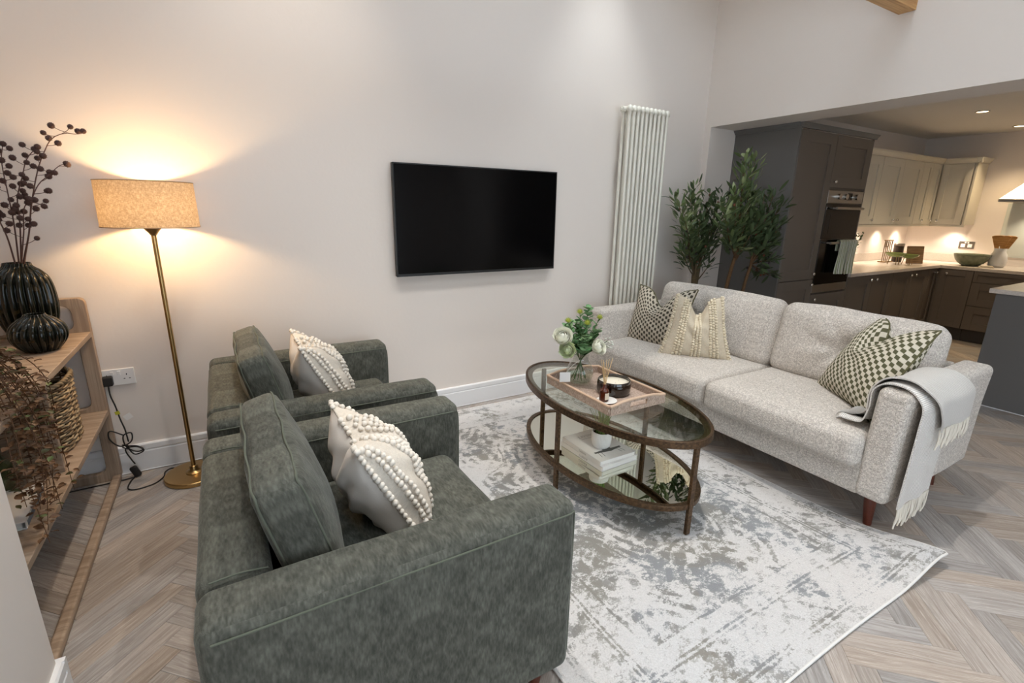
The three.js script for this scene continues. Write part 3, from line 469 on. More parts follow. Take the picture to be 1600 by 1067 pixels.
// ---- throw over the near arm of the sofa
{
  const t = thing('throw_blanket', 'pale grey ribbed throw with cream fringe draped over the near sofa arm', 'throw', [0, 0, 0]);
  const sheet = (path, xa, xb, lift, waves, thick = 0.006) => {
    const c = new THREE.CatmullRomCurve3(path.map(([y, z]) => V(0, y, z)), false, 'centripetal');
    const f = (s) => (u, v) => { const p = c.getPointAt(v), q = c.getTangentAt(v), n = V(0, q.z, -q.y); if (n.y < 0 && 0) n.negate(); const fold = waves(u, v); const x = lerp(xa(v), xb(v), u); return V(x, p.y, p.z).addScaledVector(n, lift + fold + s * thick / 2); };
    const uvf = (u, v) => [u * 0.5, v * 1.2];
    return merge([grid(28, 70, f(1), uvf), grid(28, 70, f(-1), uvf), grid(1, 70, (u, v) => f(u * 2 - 1)(0, v), uvf), grid(1, 70, (u, v) => f(u * 2 - 1)(1, v), uvf), grid(28, 1, (u, v) => f(v * 2 - 1)(u, 1), uvf)]);
  };
  // lower layer: seat, up the inner face, over the arm, down to the floor
  const top = 0.706, zi = 2.145, zo = 2.325;
  const path = [[0.482, 2.03], [0.486, 2.085], [0.50, 2.125], [0.58, zi - 0.002], [0.665, zi], [top - 0.004, zi + 0.035], [top + 0.006, 2.235], [top - 0.004, zo - 0.045], [0.655, zo], [0.56, zo + 0.004], [0.40, zo], [0.25, zo - 0.004], [0.185, zo - 0.004]];
  const xa = (v) => lerp(2.375, 2.352, sst(0.2, 0.5, v)) + 0.0, xb = (v) => lerp(2.56, 2.67, sst(0.2, 0.55, v));
  part('lower_layer', sheet(path, xa, xb, 0.004, (u, v) => 0.004 * Math.sin(u * 11 + 1) * sst(0.5, 1, v) + 0.012 * Math.exp(-((v / 0.12) ** 2)) * (1 + Math.sin(u * 8))), M.throw, t);
  const path2 = [[0.56, zi - 0.012], [0.66, zi - 0.008], [top + 0.004, zi + 0.03], [top + 0.017, 2.235], [top + 0.008, zo - 0.04], [0.66, zo + 0.012], [0.60, zo + 0.02], [0.525, zo + 0.022]];
  const xa2 = (v) => lerp(2.385, 2.50, sst(0.55, 1, v)), xb2 = (v) => lerp(2.70, 2.83, sst(0.2, 0.8, v));
  part('upper_layer', sheet(path2, xa2, xb2, 0.006, (u, v) => 0.004 * Math.sin(u * 7 + v * 3) + 0.01 * Math.exp(-((u / 0.1) ** 2)) * sst(0.2, 0.5, v)), M.throw, t);
  // a rolled fold lying on the seat
  part('fold', sheet([[0.487, 2.01], [0.505, 2.03], [0.512, 2.08], [0.54, 2.12], [0.62, zi - 0.012]], () => 2.40, (v) => lerp(2.52, 2.60, v), 0.005, (u, v) => 0.008 * Math.sin(u * 6 + v * 4)), M.throw, t);
  const rnd = rng(91);
  const tassels = (n, x0, x1, y0, y1, z, len) => { for (let i = 0; i < n; i++) { const u = (i + 0.5) / n, x = lerp(x0, x1, u), y = lerp(y0, y1, u), l = len * (0.85 + 0.3 * rnd()), j = () => (rnd() - 0.5) * 0.012; part('tassel', taper([[x, y + 0.004, z + 0.002], [x + j(), y - l * 0.35, z + 0.004 + j() * 0.4], [x + j(), y - l * 0.7, z + 0.003 + j() * 0.5], [x + j() * 1.5, y - l, z + j() * 0.5]], 0.0042, 0.0030, 8, 6), M.fringe, t); } };
  tassels(17, 2.36, 2.665, 0.187, 0.187, zo, 0.10); tassels(17, 2.505, 2.825, 0.526, 0.526, zo + 0.028, 0.085);
}
// ================================================================ RUG
{
  const x0 = 0.745, x1 = 2.372, z0 = 0.10, z1 = 2.50, w = x1 - x0, d = z1 - z0;
  const map = tex(1180, 1740, (u, v, i, j) => {
    const px = u * w, pz = v * d, cx = Math.abs(px - w / 2), cz = Math.abs(pz - d / 2), ex = w / 2 - cx, ez = d / 2 - cz, e = Math.min(ex, ez);
    const wob = (fbm(N2, u * 16, v * 24, 3) - 0.5) * 0.03;
    // worn oriental drawing: borders, a lobed medallion, scrolls in the field
    const line = (q, at, th) => 1 - sst(th * 0.6, th * 1.4, Math.abs(q - at));
    let orn = 0;
    for (const b of [0.055, 0.072, 0.21, 0.228, 0.30]) orn = Math.max(orn, line(e + wob * 0.3, b, 0.005));
    const along = ex < ez ? cz : cx, across = e - 0.1425;
    if (e > 0.08 && e < 0.205) orn = Math.max(orn, 0.75 * sst(0.2, 0.6, Math.sin(along * 62 + 1) * Math.cos(across * 58) + 0.4 * Math.sin(along * 124 + across * 90)));
    const rr = Math.hypot(cx * 1.25, cz), th = Math.atan2(cz, cx * 1.25);
    if (e > 0.30) {
      const lobe = rr * (1 + 0.10 * Math.cos(8 * th)) + wob, med = lobe < 0.62;
      const scroll = Math.sin(cx * 48 + 2 * Math.sin(cz * 23)) * Math.sin(cz * 42 + 2.4 * Math.sin(cx * 21)), petals = Math.sin(lobe * 80) * Math.cos(12 * th);
      orn = Math.max(orn, sst(0.0, 0.35, scroll) * 0.95, med ? sst(0.0, 0.4, petals) : 0, line(lobe, 0.62, 0.008), line(lobe, 0.24, 0.008));
    }
    // wear: patches of the drawing survive, broken into specks and short dashes along the weft
    const big = fbm(N1, u * 11, v * 15, 4), mid = fbm(N3, u * 60, v * 84, 4), dash = fbm(N2, u * 84, v * 250, 2), speck = N1(i * 0.66, j * 0.66), speck2 = N2(i * 0.33 + 7, j * 0.42);
    const wide = fbm(N1, u * 5 + 3, v * 7, 2), dens = clamp(0.60 + 1.25 * (big - 0.5) + 0.5 * (wide - 0.5) + 0.36 * (orn - 0.6) + 0.14 * sst(0.12, 0.5, e) - 0.06);
    const fine = 0.42 * mid + 0.26 * dash + 0.20 * speck2 + 0.12 * speck;
    const k = sst(-0.07, 0.10, dens * 0.36 + 0.30 - fine) * lerp(0.55, 1, sst(0.3, 0.75, dens));
    const cream = mixc([208, 203, 199], [198, 198, 199], fbm(N1, u * 4 + 5, v * 4, 2)), tint = fbm(N2, u * 8 + 3, v * 12, 2);
    const ink = mixc([122, 121, 118], tint > 0.58 ? [126, 129, 132] : [128, 125, 117], clamp(Math.abs(tint - 0.5) * 5));
    const q = 0.95 + 0.10 * speck; return mixc(cream, ink, k * (0.72 + 0.28 * speck)).map((c) => c * q);
  });
  const bump = tex(512, 512, (u, v) => fbm(N3, u * 128, v * 128, 2), { color: false, rep: [4, 6] });
  const m = std({ name: 'rug_pile', map, bumpMap: bump, bumpScale: 0.002, roughness: 0.97 });
  const lift = (x, z) => { const a = sst(1.95, 2.372, x), b = sst(2.0, 2.50, z), k = a * b; return 0.055 * k * k + 0.002 * Math.sin(x * 6 + z * 4); };
  const top = (u, v, k = 1) => { const bx = x1 + 0.055 * v * v - 0.02 * Math.sin(v * 3.1), x = lerp(x0, bx, u), z = lerp(z0, z1 - 0.02 * Math.sin(u * 3.1), v), h = 0.0085 * k; return V(x, 0.0025 + lift(x, z) + h, z); };
  const g = merge([grid(60, 80, (u, v) => top(u, v)), grid(60, 80, (u, v) => top(u, v, 0), () => [0.5, 0.02])]);
  const r = thing('rug', 'large cream and grey distressed oriental rug under the coffee table', 'rug', [0, 0, 0]);
  part('pile', g, m, r);
  const loop = []; const n = 40; for (let i = 0; i < n; i++) loop.push(top(i / n, 0, 0.5)); for (let i = 0; i < n; i++) loop.push(top(1, i / n, 0.5)); for (let i = 0; i < n; i++) loop.push(top(1 - i / n, 1, 0.5)); for (let i = 0; i < n; i++) loop.push(top(0, 1 - i / n, 0.5));
  part('binding', tube(loop, 0.0055, 420, 6, true), std({ name: 'rug_binding', color: 0xd9d6d2, roughness: 0.95 }), r);
}

// ================================================================ COFFEE TABLE
const TC = [1.64, 1.265], TY = 0.484;
{
  const t = thing('coffee_table', 'oval bronze coffee table with clear glass top and mirrored lower shelf', 'table', [TC[0], 0, TC[1]]);
  const ring = (a, b, wd, h, y) => { const s = new THREE.Shape().absellipse(0, 0, a, b, 0, Math.PI * 2), hole = new THREE.Path().absellipse(0, 0, a - wd, b - wd, 0, Math.PI * 2, true); s.holes.push(hole); return boxUV(new THREE.ExtrudeGeometry(s, { depth: h - 0.004, bevelEnabled: true, bevelSize: 0.002, bevelThickness: 0.002, bevelSegments: 2, curveSegments: 64 }).rotateX(-Math.PI / 2).translate(0, y + 0.002, 0)); };
  const disc = (a, b, h, y) => boxUV(new THREE.ExtrudeGeometry(new THREE.Shape().absellipse(0, 0, a, b, 0, Math.PI * 2), { depth: h, bevelEnabled: false, curveSegments: 64 }).rotateX(-Math.PI / 2).translate(0, y, 0));
  part('top_frame', ring(0.318, 0.606, 0.010, 0.034, TY - 0.034), M.bronze, t);
  part('top_frame_lip', ring(0.310, 0.598, 0.030, 0.004, TY - 0.016), M.bronze, t);
  part('glass_top', disc(0.307, 0.595, 0.008, TY - 0.0115), M.pane, t);
  part('shelf_frame', ring(0.318, 0.578, 0.022, 0.026, 0.140), M.bronze, t);
  part('mirror_shelf', disc(0.297, 0.557, 0.008, 0.152), M.mirror, t);
  for (const [x, z, dx, dz] of [[0, 0.578, 0.026, 0.016], [0, -0.578, 0.026, 0.016], [0.305, 0, 0.016, 0.026], [-0.305, 0, 0.016, 0.026]]) part('leg', box(dx, TY - 0.036 - 0.012, dz, x, (TY - 0.036 + 0.012) / 2, z, 0.002), M.bronze, t);
}
// woven tray with handles
{
  const y0 = TY - 0.0025, X = [1.458, 1.812], Z = [0.985, 1.492], H = 0.043, t = thing('tray', 'pinkish woven rattan serving tray with cut-out handles on the glass top', 'tray', [0, 0, 0]);
  const wv = (u, v) => { const a = Math.floor(v * 16) % 2; return 0.5 + 0.5 * Math.sin((u * 32 + a * 0.5) * Math.PI * 2) * Math.abs(Math.sin(v * 16 * Math.PI)); };
  const m = std({ name: 'rattan_weave', map: tex(256, 256, (u, v) => { const k = wv(u, v), n = fbm(N1, u * 32, v * 32, 2); return mixc([128, 106, 92], [222, 200, 184], clamp(k * 0.75 + n * 0.5 - 0.12)); }, { rep: [4.5, 4.5], mirror: false }), bumpMap: tex(256, 256, wv, { color: false, rep: [4.5, 4.5], mirror: false }), bumpScale: 0.002, roughness: 0.7 });
  const rim = std({ name: 'rattan_cane', color: 0xc4a78f, roughness: 0.6 });
  part('base', slab(X[0] + 0.004, X[1] - 0.004, y0, y0 + 0.008, Z[0] + 0.004, Z[1] - 0.004), m, t);
  for (const x of X) part('side', slab(x - 0.006, x + 0.006, y0, y0 + H, Z[0], Z[1], 0.004), m, t);
  const xm = (X[0] + X[1]) / 2, hw = (X[1] - X[0]) / 2;
  for (const z of Z) {                               // ends rise to the handle
    const s = new THREE.Shape(); s.moveTo(-hw, 0); s.lineTo(hw, 0); s.lineTo(hw, H); s.bezierCurveTo(hw * 0.75, H, hw * 0.7, H + 0.013, hw * 0.42, H + 0.013); s.lineTo(-hw * 0.42, H + 0.013); s.bezierCurveTo(-hw * 0.7, H + 0.013, -hw * 0.75, H, -hw, H); s.closePath();
    const h = new THREE.Path(); h.moveTo(-0.055, H - 0.024); h.lineTo(-0.055, H + 0.003); h.lineTo(0.055, H + 0.003); h.lineTo(0.055, H - 0.024); h.closePath(); s.holes.push(h);
    const e = part('end', boxUV(new THREE.ExtrudeGeometry(s, { depth: 0.012, bevelEnabled: false }).translate(xm, y0, z - 0.006)), m, t);
    part('end_rim', tube([[-hw, H], [-hw * 0.8, H + 0.004], [-hw * 0.6, H + 0.011], [-hw * 0.4, H + 0.014], [hw * 0.4, H + 0.014], [hw * 0.6, H + 0.011], [hw * 0.8, H + 0.004], [hw, H]].map(([x, y]) => [xm + x, y0 + y, z]), 0.0075, 40, 8), rim, e);
    part('handle_rim', tube([[-0.055, H - 0.024], [-0.055, H + 0.003], [0.055, H + 0.003], [0.055, H - 0.024]].map(([x, y]) => [xm + x, y0 + y, z]), 0.004, 40, 6, true), rim, e);
  }
  for (const x of X) part('side_rim', tube([[x, y0 + H, Z[0]], [x, y0 + H, Z[1]]], 0.0075, 12, 8), rim, t);
}
const TRY = TY + 0.0057;
// glass vase, gift card, bouquet
{
  const c = [1.60, TRY, 1.085];
  const prof = [[0.0, 0.004], [0.045, 0.004], [0.062, 0.016], [0.074, 0.045], [0.073, 0.075], [0.060, 0.108], [0.042, 0.132], [0.038, 0.150], [0.047, 0.170], [0.0445, 0.170], [0.0355, 0.150], [0.0395, 0.131], [0.057, 0.107], [0.070, 0.075], [0.071, 0.046], [0.060, 0.019], [0.044, 0.008], [0.0, 0.008]];
  const g = thing('glass_vase', 'round-bellied clear glass vase of flowers standing in the tray', 'vase', c);
  part('bowl', lathe(prof, 44), M.glass, g);
  const water = phy({ name: 'water', color: new THREE.Color().setRGB(0.93, 0.96, 0.92), transmission: 1, thickness: 0, roughness: 0, ior: 1.33 });
  part('water', lathe([[0, 0.0085], [0.043, 0.0085], [0.059, 0.0195], [0.0695, 0.046], [0.0685, 0.07], [0, 0.07]], 40), water, g);
  const card = thing('gift_card', 'small white blank gift card hanging from the neck of the glass vase', 'card', [1.455, TRY + 0.075, 1.145], R(-25));
  part('sheet', box(0.056, 0.052, 0.0012, 0, 0, 0, 0.0005), M.paper, card);
  part('string', tube([[0.004, 0.024, 0.001], [0.04, 0.06, -0.01], [0.085, 0.082, -0.035]], 0.0008, 12, 5), M.paper, card);
  const rnd = rng(301), green = (a, b) => std({ name: 'leaf_green', color: new THREE.Color(a, a, a).setRGB(...b), roughness: 0.6 });
  const stemM = std({ name: 'flower_stem', color: 0x4c6a35, roughness: 0.6 }), eucA = std({ name: 'eucalyptus_leaf', color: 0x86a676, roughness: 0.65 }), eucB = std({ name: 'dark_eucalyptus_leaf', color: 0x5f8a57, roughness: 0.6 }), petal = phy({ name: 'rose_petal', color: 0xf2f1e2, roughness: 0.75, transmission: 0.08, thickness: 0 }), petalG = phy({ name: 'green_white_petal', color: 0xdfe6bf, roughness: 0.75, transmission: 0.08, thickness: 0 }), spike = std({ name: 'thistle_spike', color: 0x9aa33a, roughness: 0.7 }), tiny = std({ name: 'tiny_flower', color: 0xe8eadf, roughness: 0.8 });
  const roundLeaf = (r) => grid(6, 6, (u, v) => { const a = (u - 0.5) * 2, b = v, w = Math.sqrt(Math.max(0, 1 - (2 * b - 1) ** 2)) * r; return V(a * w, b * 2 * r, 0.18 * r * (a * a) + 0.1 * r * Math.sin(b * 3)); });
  const LR = [roundLeaf(0.016), roundLeaf(0.021), roundLeaf(0.013)];
  const neck = V(0, 0.15, 0);
  function stem(name, label, category, tip, group, build) {
    const o = thing(name, label, category, c, 0, group), foot = V(-tip[0] * 0.35, 0.02, -tip[2] * 0.35), nk = neck.clone().add(V(tip[0] * 0.12, 0, tip[2] * 0.12));
    const pts = [foot, nk, V(tip[0] * 0.55, lerp(0.15, tip[1], 0.55), tip[2] * 0.55), V(...tip)];
    part('stem', tube(pts, 0.0019, 24, 5), stemM, o); build(o, new THREE.CatmullRomCurve3(pts)); return o;
  }
  function rose(o, p, dir, s, m) {
    const k = new THREE.Group(); k.position.copy(p); orient(k, new THREE.Vector3().crossVectors(dir, V(0.2, 0.1, 1)), dir);
    const list = [];
    for (let ring = 0; ring < 5; ring++) for (let i = 0; i < 3 + ring; i++) {   // petals wrap a ball, the inner ones closing over the heart
      const a0 = (i / (3 + ring)) * Math.PI * 2 + ring * 0.9, rr = s * (0.36 + 0.15 * ring), t1 = R(14 + 15 * ring), half = R(66 - 5 * ring);
      list.push(grid(8, 8, (u, v) => { const q = 2 * u - 1, a = a0 + q * half, th = lerp(R(150), t1 + R(16) * q * q, v), r = rr * (1 + 0.09 * q + (0.05 + 0.05 * ring) * sst(0.72, 1, v)); return V(Math.sin(th) * Math.cos(a) * r, Math.cos(th) * r * 1.05, Math.sin(th) * Math.sin(a) * r); }));
    }
    list.push(ball(s * 0.34, 0, s * 0.06, 0, 12, 10));
    k.updateMatrix(); const g = merge(list).applyMatrix4(k.matrix); part('bloom', g, m, o);
    part('sepal', new THREE.SphereGeometry(s * 0.45, 10, 6).scale(1, 0.7, 1).translate(0, -s * 0.55, 0).applyMatrix4(k.matrix), stemM, o);
  }
  const at = (x, y) => [x, y, 0];
  stem('white_rose', 'large full white rose leaning out over the left of the bouquet', 'flower', [-0.160, 0.285, 0.045], null, (o) => { rose(o, V(-0.160, 0.292, 0.045), V(-0.45, 0.75, 0.55), 0.043, petal); });
  stem('white_rose', 'drooping greenish-white rose just below the biggest bloom', 'flower', [-0.150, 0.222, 0.075], null, (o) => { rose(o, V(-0.150, 0.226, 0.075), V(-0.6, 0.25, 0.70), 0.036, petalG); });
  stem('white_ranunculus', 'round white ranunculus on the right of the bouquet towards the sofa', 'flower', [0.02, 0.225, 0.115], null, (o) => { rose(o, V(0.02, 0.230, 0.118), V(0.15, 0.5, 0.85), 0.036, petal); });
  const eu = (label, tip, nl, mat, big) => stem('eucalyptus_stem', label, 'foliage', tip, null, (o, cv) => { for (let i = 0; i < nl; i++) { const q = 0.42 + 0.58 * (i + 0.5) / nl, p = cv.getPoint(q), a = i * 2.4 + rnd(); const l = part('leaf', LR[(i + big) % 3], rnd() < 0.5 ? eucA : mat, o); l.position.copy(p); orient(l, V(Math.cos(a + 1.5), 0.3 * (rnd() - 0.5), Math.sin(a + 1.5)), V(Math.cos(a), 0.55, Math.sin(a))); const s = lerp(1.75, 1.0, q) * (0.85 + 0.4 * rnd()); l.scale.setScalar(s); } });
  eu('eucalyptus stem rising highest at the top right of the bouquet', [0.035, 0.415, 0.0], 24, eucB, 0);
  eu('eucalyptus stem spreading left behind the white rose', [-0.11, 0.335, -0.01], 22, eucB, 1);
  eu('eucalyptus stem with big round leaves filling the middle of the bouquet', [-0.03, 0.275, 0.07], 28, eucA, 1);
  eu('low dark eucalyptus stem drooping in front of the vase neck', [-0.04, 0.205, 0.085], 22, eucB, 1);
  eu('eucalyptus stem leaning right towards the sofa', [0.065, 0.295, 0.04], 22, eucB, 0);
  eu('eucalyptus stem at the back of the bouquet', [0.0, 0.335, -0.05], 20, eucB, 2);
  const th = (label, tip) => stem('thistle_stem', label, 'flower', tip, null, (o, cv) => {
    const cone = []; for (let i = 0; i < 46; i++) { const a = i * 2.4, y = 1 - 1.5 * (i / 46), r = Math.sqrt(Math.max(0, 1 - y * y)); const d = V(Math.cos(a) * r, y, Math.sin(a) * r); cone.push(new THREE.ConeGeometry(0.0022, 0.020, 5).translate(0, 0.012, 0).applyQuaternion(new THREE.Quaternion().setFromUnitVectors(V(0, 1, 0), d)).translate(...tip)); }
    part('flower_head', merge([...cone, ball(0.011, ...tip, 10, 8)]), spike, o);
    for (let i = 0; i < 9; i++) { const q = 0.5 + 0.46 * i / 9, p = cv.getPoint(q), a = i * 2.4; const l = part('leaf', LR[2], eucB, o); l.position.copy(p); orient(l, V(Math.cos(a + 1.5), 0, Math.sin(a + 1.5)), V(Math.cos(a), 0.9, Math.sin(a))); l.scale.set(0.6, 1.2, 1); }
  });
  th('yellow-green thistle head at the top of the bouquet', [-0.03, 0.40, 0.01]); th('yellow-green thistle head at the upper left of the bouquet', [-0.115, 0.365, 0.025]); th('yellow-green thistle head in the middle front of the bouquet', [-0.005, 0.345, 0.045]); th('yellow-green thistle head at the far right of the bouquet', [0.10, 0.36, 0.02]);
  stem('filler_spray', 'fine spray of tiny white flowers at the edges of the bouquet', 'flower', [0.10, 0.245, 0.09], null, (o) => { const l = []; for (let i = 0; i < 12; i++) { const p = V(0.10 + (rnd() - 0.4) * 0.07, 0.245 + (rnd() - 0.5) * 0.08, 0.09 + (rnd() - 0.5) * 0.05); l.push(ball(0.004, p.x, p.y, p.z, 6, 5)); part('twig', tube([[0.07, 0.20, 0.06], [lerp(0.07, p.x, 0.6), lerp(0.20, p.y, 0.6), lerp(0.06, p.z, 0.6)], p], 0.0006, 6, 4), stemM, o); } part('tiny_flowers', merge(l), tiny, o).userData.kind = 'stuff'; });
}
// candle in a dark bowl
{
  const c = [1.665, TRY, 1.285], t = thing('candle', 'wide cream candle in a glossy dark brown glass bowl on the tray', 'candle', c);
  const dk = phy({ name: 'dark_brown_glaze', color: 0x1c120d, roughness: 0.12, clearcoat: 0.6 });
  part('bowl', lathe([[0, 0], [0.070, 0], [0.082, 0.006], [0.0865, 0.022], [0.0865, 0.055], [0.083, 0.072], [0.080, 0.075], [0.077, 0.072], [0.0795, 0.055], [0.0795, 0.03], [0, 0.03]], 56), dk, t);
  part('wax', lathe([[0, 0.058], [0.04, 0.0575], [0.0785, 0.0585], [0.0785, 0.031], [0, 0.031]], 48), std({ name: 'wax', color: 0xe6ddca, roughness: 0.5 }), t);
  for (const a of [0, 2.1, 4.2]) part('wick', cyl(0.001, 0.001, 0.010, 0.03 * Math.cos(a), 0.062, 0.03 * Math.sin(a), 6), M.paper, t);
}
// reed diffuser on a white saucer
{
  solo('saucer', lathe([[0, 0], [0.036, 0], [0.050, 0.005], [0.0505, 0.0065], [0.036, 0.0035], [0, 0.0035]], 40), M.white, 'small white saucer under the amber diffuser bottle', 'saucer', [1.555, TRY, 1.36]);
  const c = [1.540, TRY + 0.0038, 1.355], t = thing('reed_diffuser', 'small amber glass diffuser bottle with a cream label', 'diffuser', c);
  const amber = phy({ name: 'amber_glass', color: 0x4a1c08, roughness: 0.08, clearcoat: 0.5 });
  part('bottle', lathe([[0, 0], [0.021, 0], [0.0235, 0.003], [0.0235, 0.052], [0.020, 0.062], [0.0105, 0.069], [0.0095, 0.080], [0.011, 0.082], [0.011, 0.088], [0.0085, 0.088], [0.0085, 0.07], [0, 0.07]], 36), amber, t);
  part('label', new THREE.CylinderGeometry(0.0239, 0.0239, 0.034, 20, 1, true, R(-30), R(85)).translate(0, 0.029, 0), std({ name: 'bottle_label', color: 0xe3d8c4, roughness: 0.7 }), t);
  const reed = std({ name: 'reed', color: 0xd9b987, roughness: 0.8 });
  [[-0.026, 0.012], [-0.016, -0.006], [0.004, 0.014], [0.012, -0.012], [0.042, -0.004], [-0.034, 0.002]].forEach(([x, z], i) => solo('diffuser_reed', tube([[-x * 0.12, 0.015, -z * 0.1], [x * 0.16, 0.088, z * 0.2], [x, 0.205 + 0.006 * (i % 3), z]], 0.0016, 6, 5), reed, ['reed stick leaning left and forward in the amber diffuser bottle', 'reed stick leaning slightly left in the amber diffuser bottle', 'reed stick standing nearly upright, nearest the front of the diffuser bottle', 'reed stick standing nearly upright at the back of the diffuser bottle', 'reed stick leaning farthest right, apart from the others', 'reed stick leaning farthest left in the amber diffuser bottle'][i], 'reed', c, 0, 'reeds in the diffuser bottle'));
}
// books and a plant on the mirror shelf
{
  const y0 = 0.1605, F = await new FontLoader().loadAsync('fonts/droid/droid_serif_regular.typeface.json');
  const cover = std({ name: 'white_book_cover', color: 0xe7e3e0, roughness: 0.45 }), ink = std({ name: 'grey_ink', color: 0x8b8784, roughness: 0.6 });
  // print on the upper book: a plain title and the drawing of a bench
  const cv = document.createElement('canvas'); cv.width = 512; cv.height = 700; const x = cv.getContext('2d');
  x.fillStyle = '#e9e5e2'; x.fillRect(0, 0, 512, 700); x.fillStyle = '#9b9794'; x.font = '66px serif'; x.textAlign = 'center'; x.fillText('LIVING', 256, 140); x.font = '30px serif'; x.fillText('WITH NATURE', 256, 185);
  x.fillStyle = '#4d4c48'; x.save(); x.translate(256, 520); x.beginPath(); x.moveTo(-190, -16); x.lineTo(190, -16); x.lineTo(190, 14); x.quadraticCurveTo(60, 30, 20, 42); x.quadraticCurveTo(-40, 30, -190, 14); x.closePath(); x.fill(); x.fillRect(-60, -34, 120, 18); x.strokeStyle = '#5a5854'; x.lineWidth = 6; for (const q of [-150, -110, 110, 150]) { x.beginPath(); x.moveTo(q, 14); x.lineTo(q * 1.12, 110); x.stroke(); } x.restore();
  const print = new THREE.CanvasTexture(cv); print.colorSpace = THREE.SRGBColorSpace;
  const printM = std({ name: 'book_cover_print', map: print, roughness: 0.45 });
  const book = (label, y, h, w, d, turn, cx, cz, printed) => {
    const b = thing('book', label, 'book', [cx, y, cz], turn);
    part('pages', box(w - 0.012, h - 0.005, d - 0.008, 0.003, h / 2, 0, 0.001), M.paper, b);
    part('cover', merge([box(w, 0.0026, d, 0, 0.0013, 0, 0.001), box(w, 0.0026, d, 0, h - 0.0013, 0, 0.001), box(0.003, h, d, -w / 2 + 0.0015, h / 2, 0, 0.001)]), cover, b);
    const t = new TextGeometry('GARDEN', { font: F, size: h * 0.42, depth: 0.0004, curveSegments: 4 }); t.computeBoundingBox(); const q = (t.boundingBox.max.x) / 2;
    part('spine_title', clean(t.translate(-q, 0, 0).rotateY(-Math.PI / 2).translate(-w / 2 - 0.0001, h * 0.3, 0.02)), ink, b);
    if (printed) { const p = new THREE.PlaneGeometry(w - 0.006, d - 0.006).rotateX(-Math.PI / 2).rotateY(0).translate(0.001, h + 0.0002, 0); part('cover_print', p, printM, b); }
  };
  book('white hardback book lying beneath the other one on the mirror shelf', y0, 0.027, 0.245, 0.325, 0.03, 1.597, 1.278, false);
  book('white hardback book with a dark bench printed on its cover, topmost of the two', y0 + 0.0272, 0.024, 0.235, 0.315, -0.01, 1.592, 1.277, true);
  const c = [1.588, y0 + 0.052, 1.305], p = thing('plant_pot', 'small ribbed white pot standing on the white books', 'pot', c);
  const N = 40, pg = grid(N * 4, 14, (u, v) => { const a = u * Math.PI * 2, rib = 1 + 0.028 * Math.cos(a * N), prof = [[0.036, 0], [0.046, 0.012], [0.0505, 0.04], [0.0505, 0.086], [0.047, 0.088], [0.046, 0.075]], s = v * (prof.length - 1), k = Math.min(prof.length - 2, Math.floor(s)), f = s - k, r = lerp(prof[k][0], prof[k + 1][0], f) * (k < 3 ? rib : 1); return V(Math.cos(a) * r, lerp(prof[k][1], prof[k + 1][1], f), -Math.sin(a) * r); });
  part('body', pg, M.white, p); part('foot', cyl(0.037, 0.036, 0.003, 0, 0.0016, 0, 32), M.white, p); part('soil', cyl(0.045, 0.045, 0.004, 0, 0.072, 0, 32), std({ name: 'soil', color: 0x3a2d22, roughness: 1 }), p);
  const pl = thing('potted_plant', 'tuft of slender grassy green stems growing from the ribbed white pot', 'plant', c), rnd = rng(411), gs = [0x7d9a4a, 0x5c8038, 0x9aa866].map((q) => std({ name: 'grass_blade', color: q, roughness: 0.7 }));
  for (let i = 0; i < 46; i++) { const a = rnd() * 6.28, r = 0.034 * Math.sqrt(rnd()), h = 0.11 + 0.08 * rnd(), s = 0.02 + 0.03 * rnd(), x = Math.cos(a) * r, z = Math.sin(a) * r; part('blade', taper([[x, 0.07, z], [x + Math.cos(a) * s * 0.3, 0.07 + h * 0.6, z + Math.sin(a) * s * 0.3], [x + Math.cos(a) * s, 0.07 + h, z + Math.sin(a) * s]], 0.0022, 0.0006, 8, 5), gs[i % 3], pl); }
}
// ================================================================ TELEVISION
{
  const t = thing('television', 'wide black flat-screen television mounted on the white wall', 'television', [1.531, 1.317, 0]);
  part('casing', box(1.196, 0.682, 0.034, 0, 0, 0.041, 0.004), M.black, t);
  part('wall_mount', box(0.4, 0.3, 0.024, 0, 0, 0.012, 0.002), M.black, t);
  const s = part('screen', box(1.184, 0.662, 0.003, 0, 0.006, 0.0585, 0.001), M.screen, t);
  part('bezel', merge([box(1.196, 0.008, 0.006, 0, 0.337, 0.0585, 0.001), box(1.196, 0.014, 0.006, 0, -0.334, 0.0585, 0.001), box(0.007, 0.682, 0.006, -0.5945, 0, 0.0585, 0.001), box(0.007, 0.682, 0.006, 0.5945, 0, 0.0585, 0.001)]), M.black, t);
}
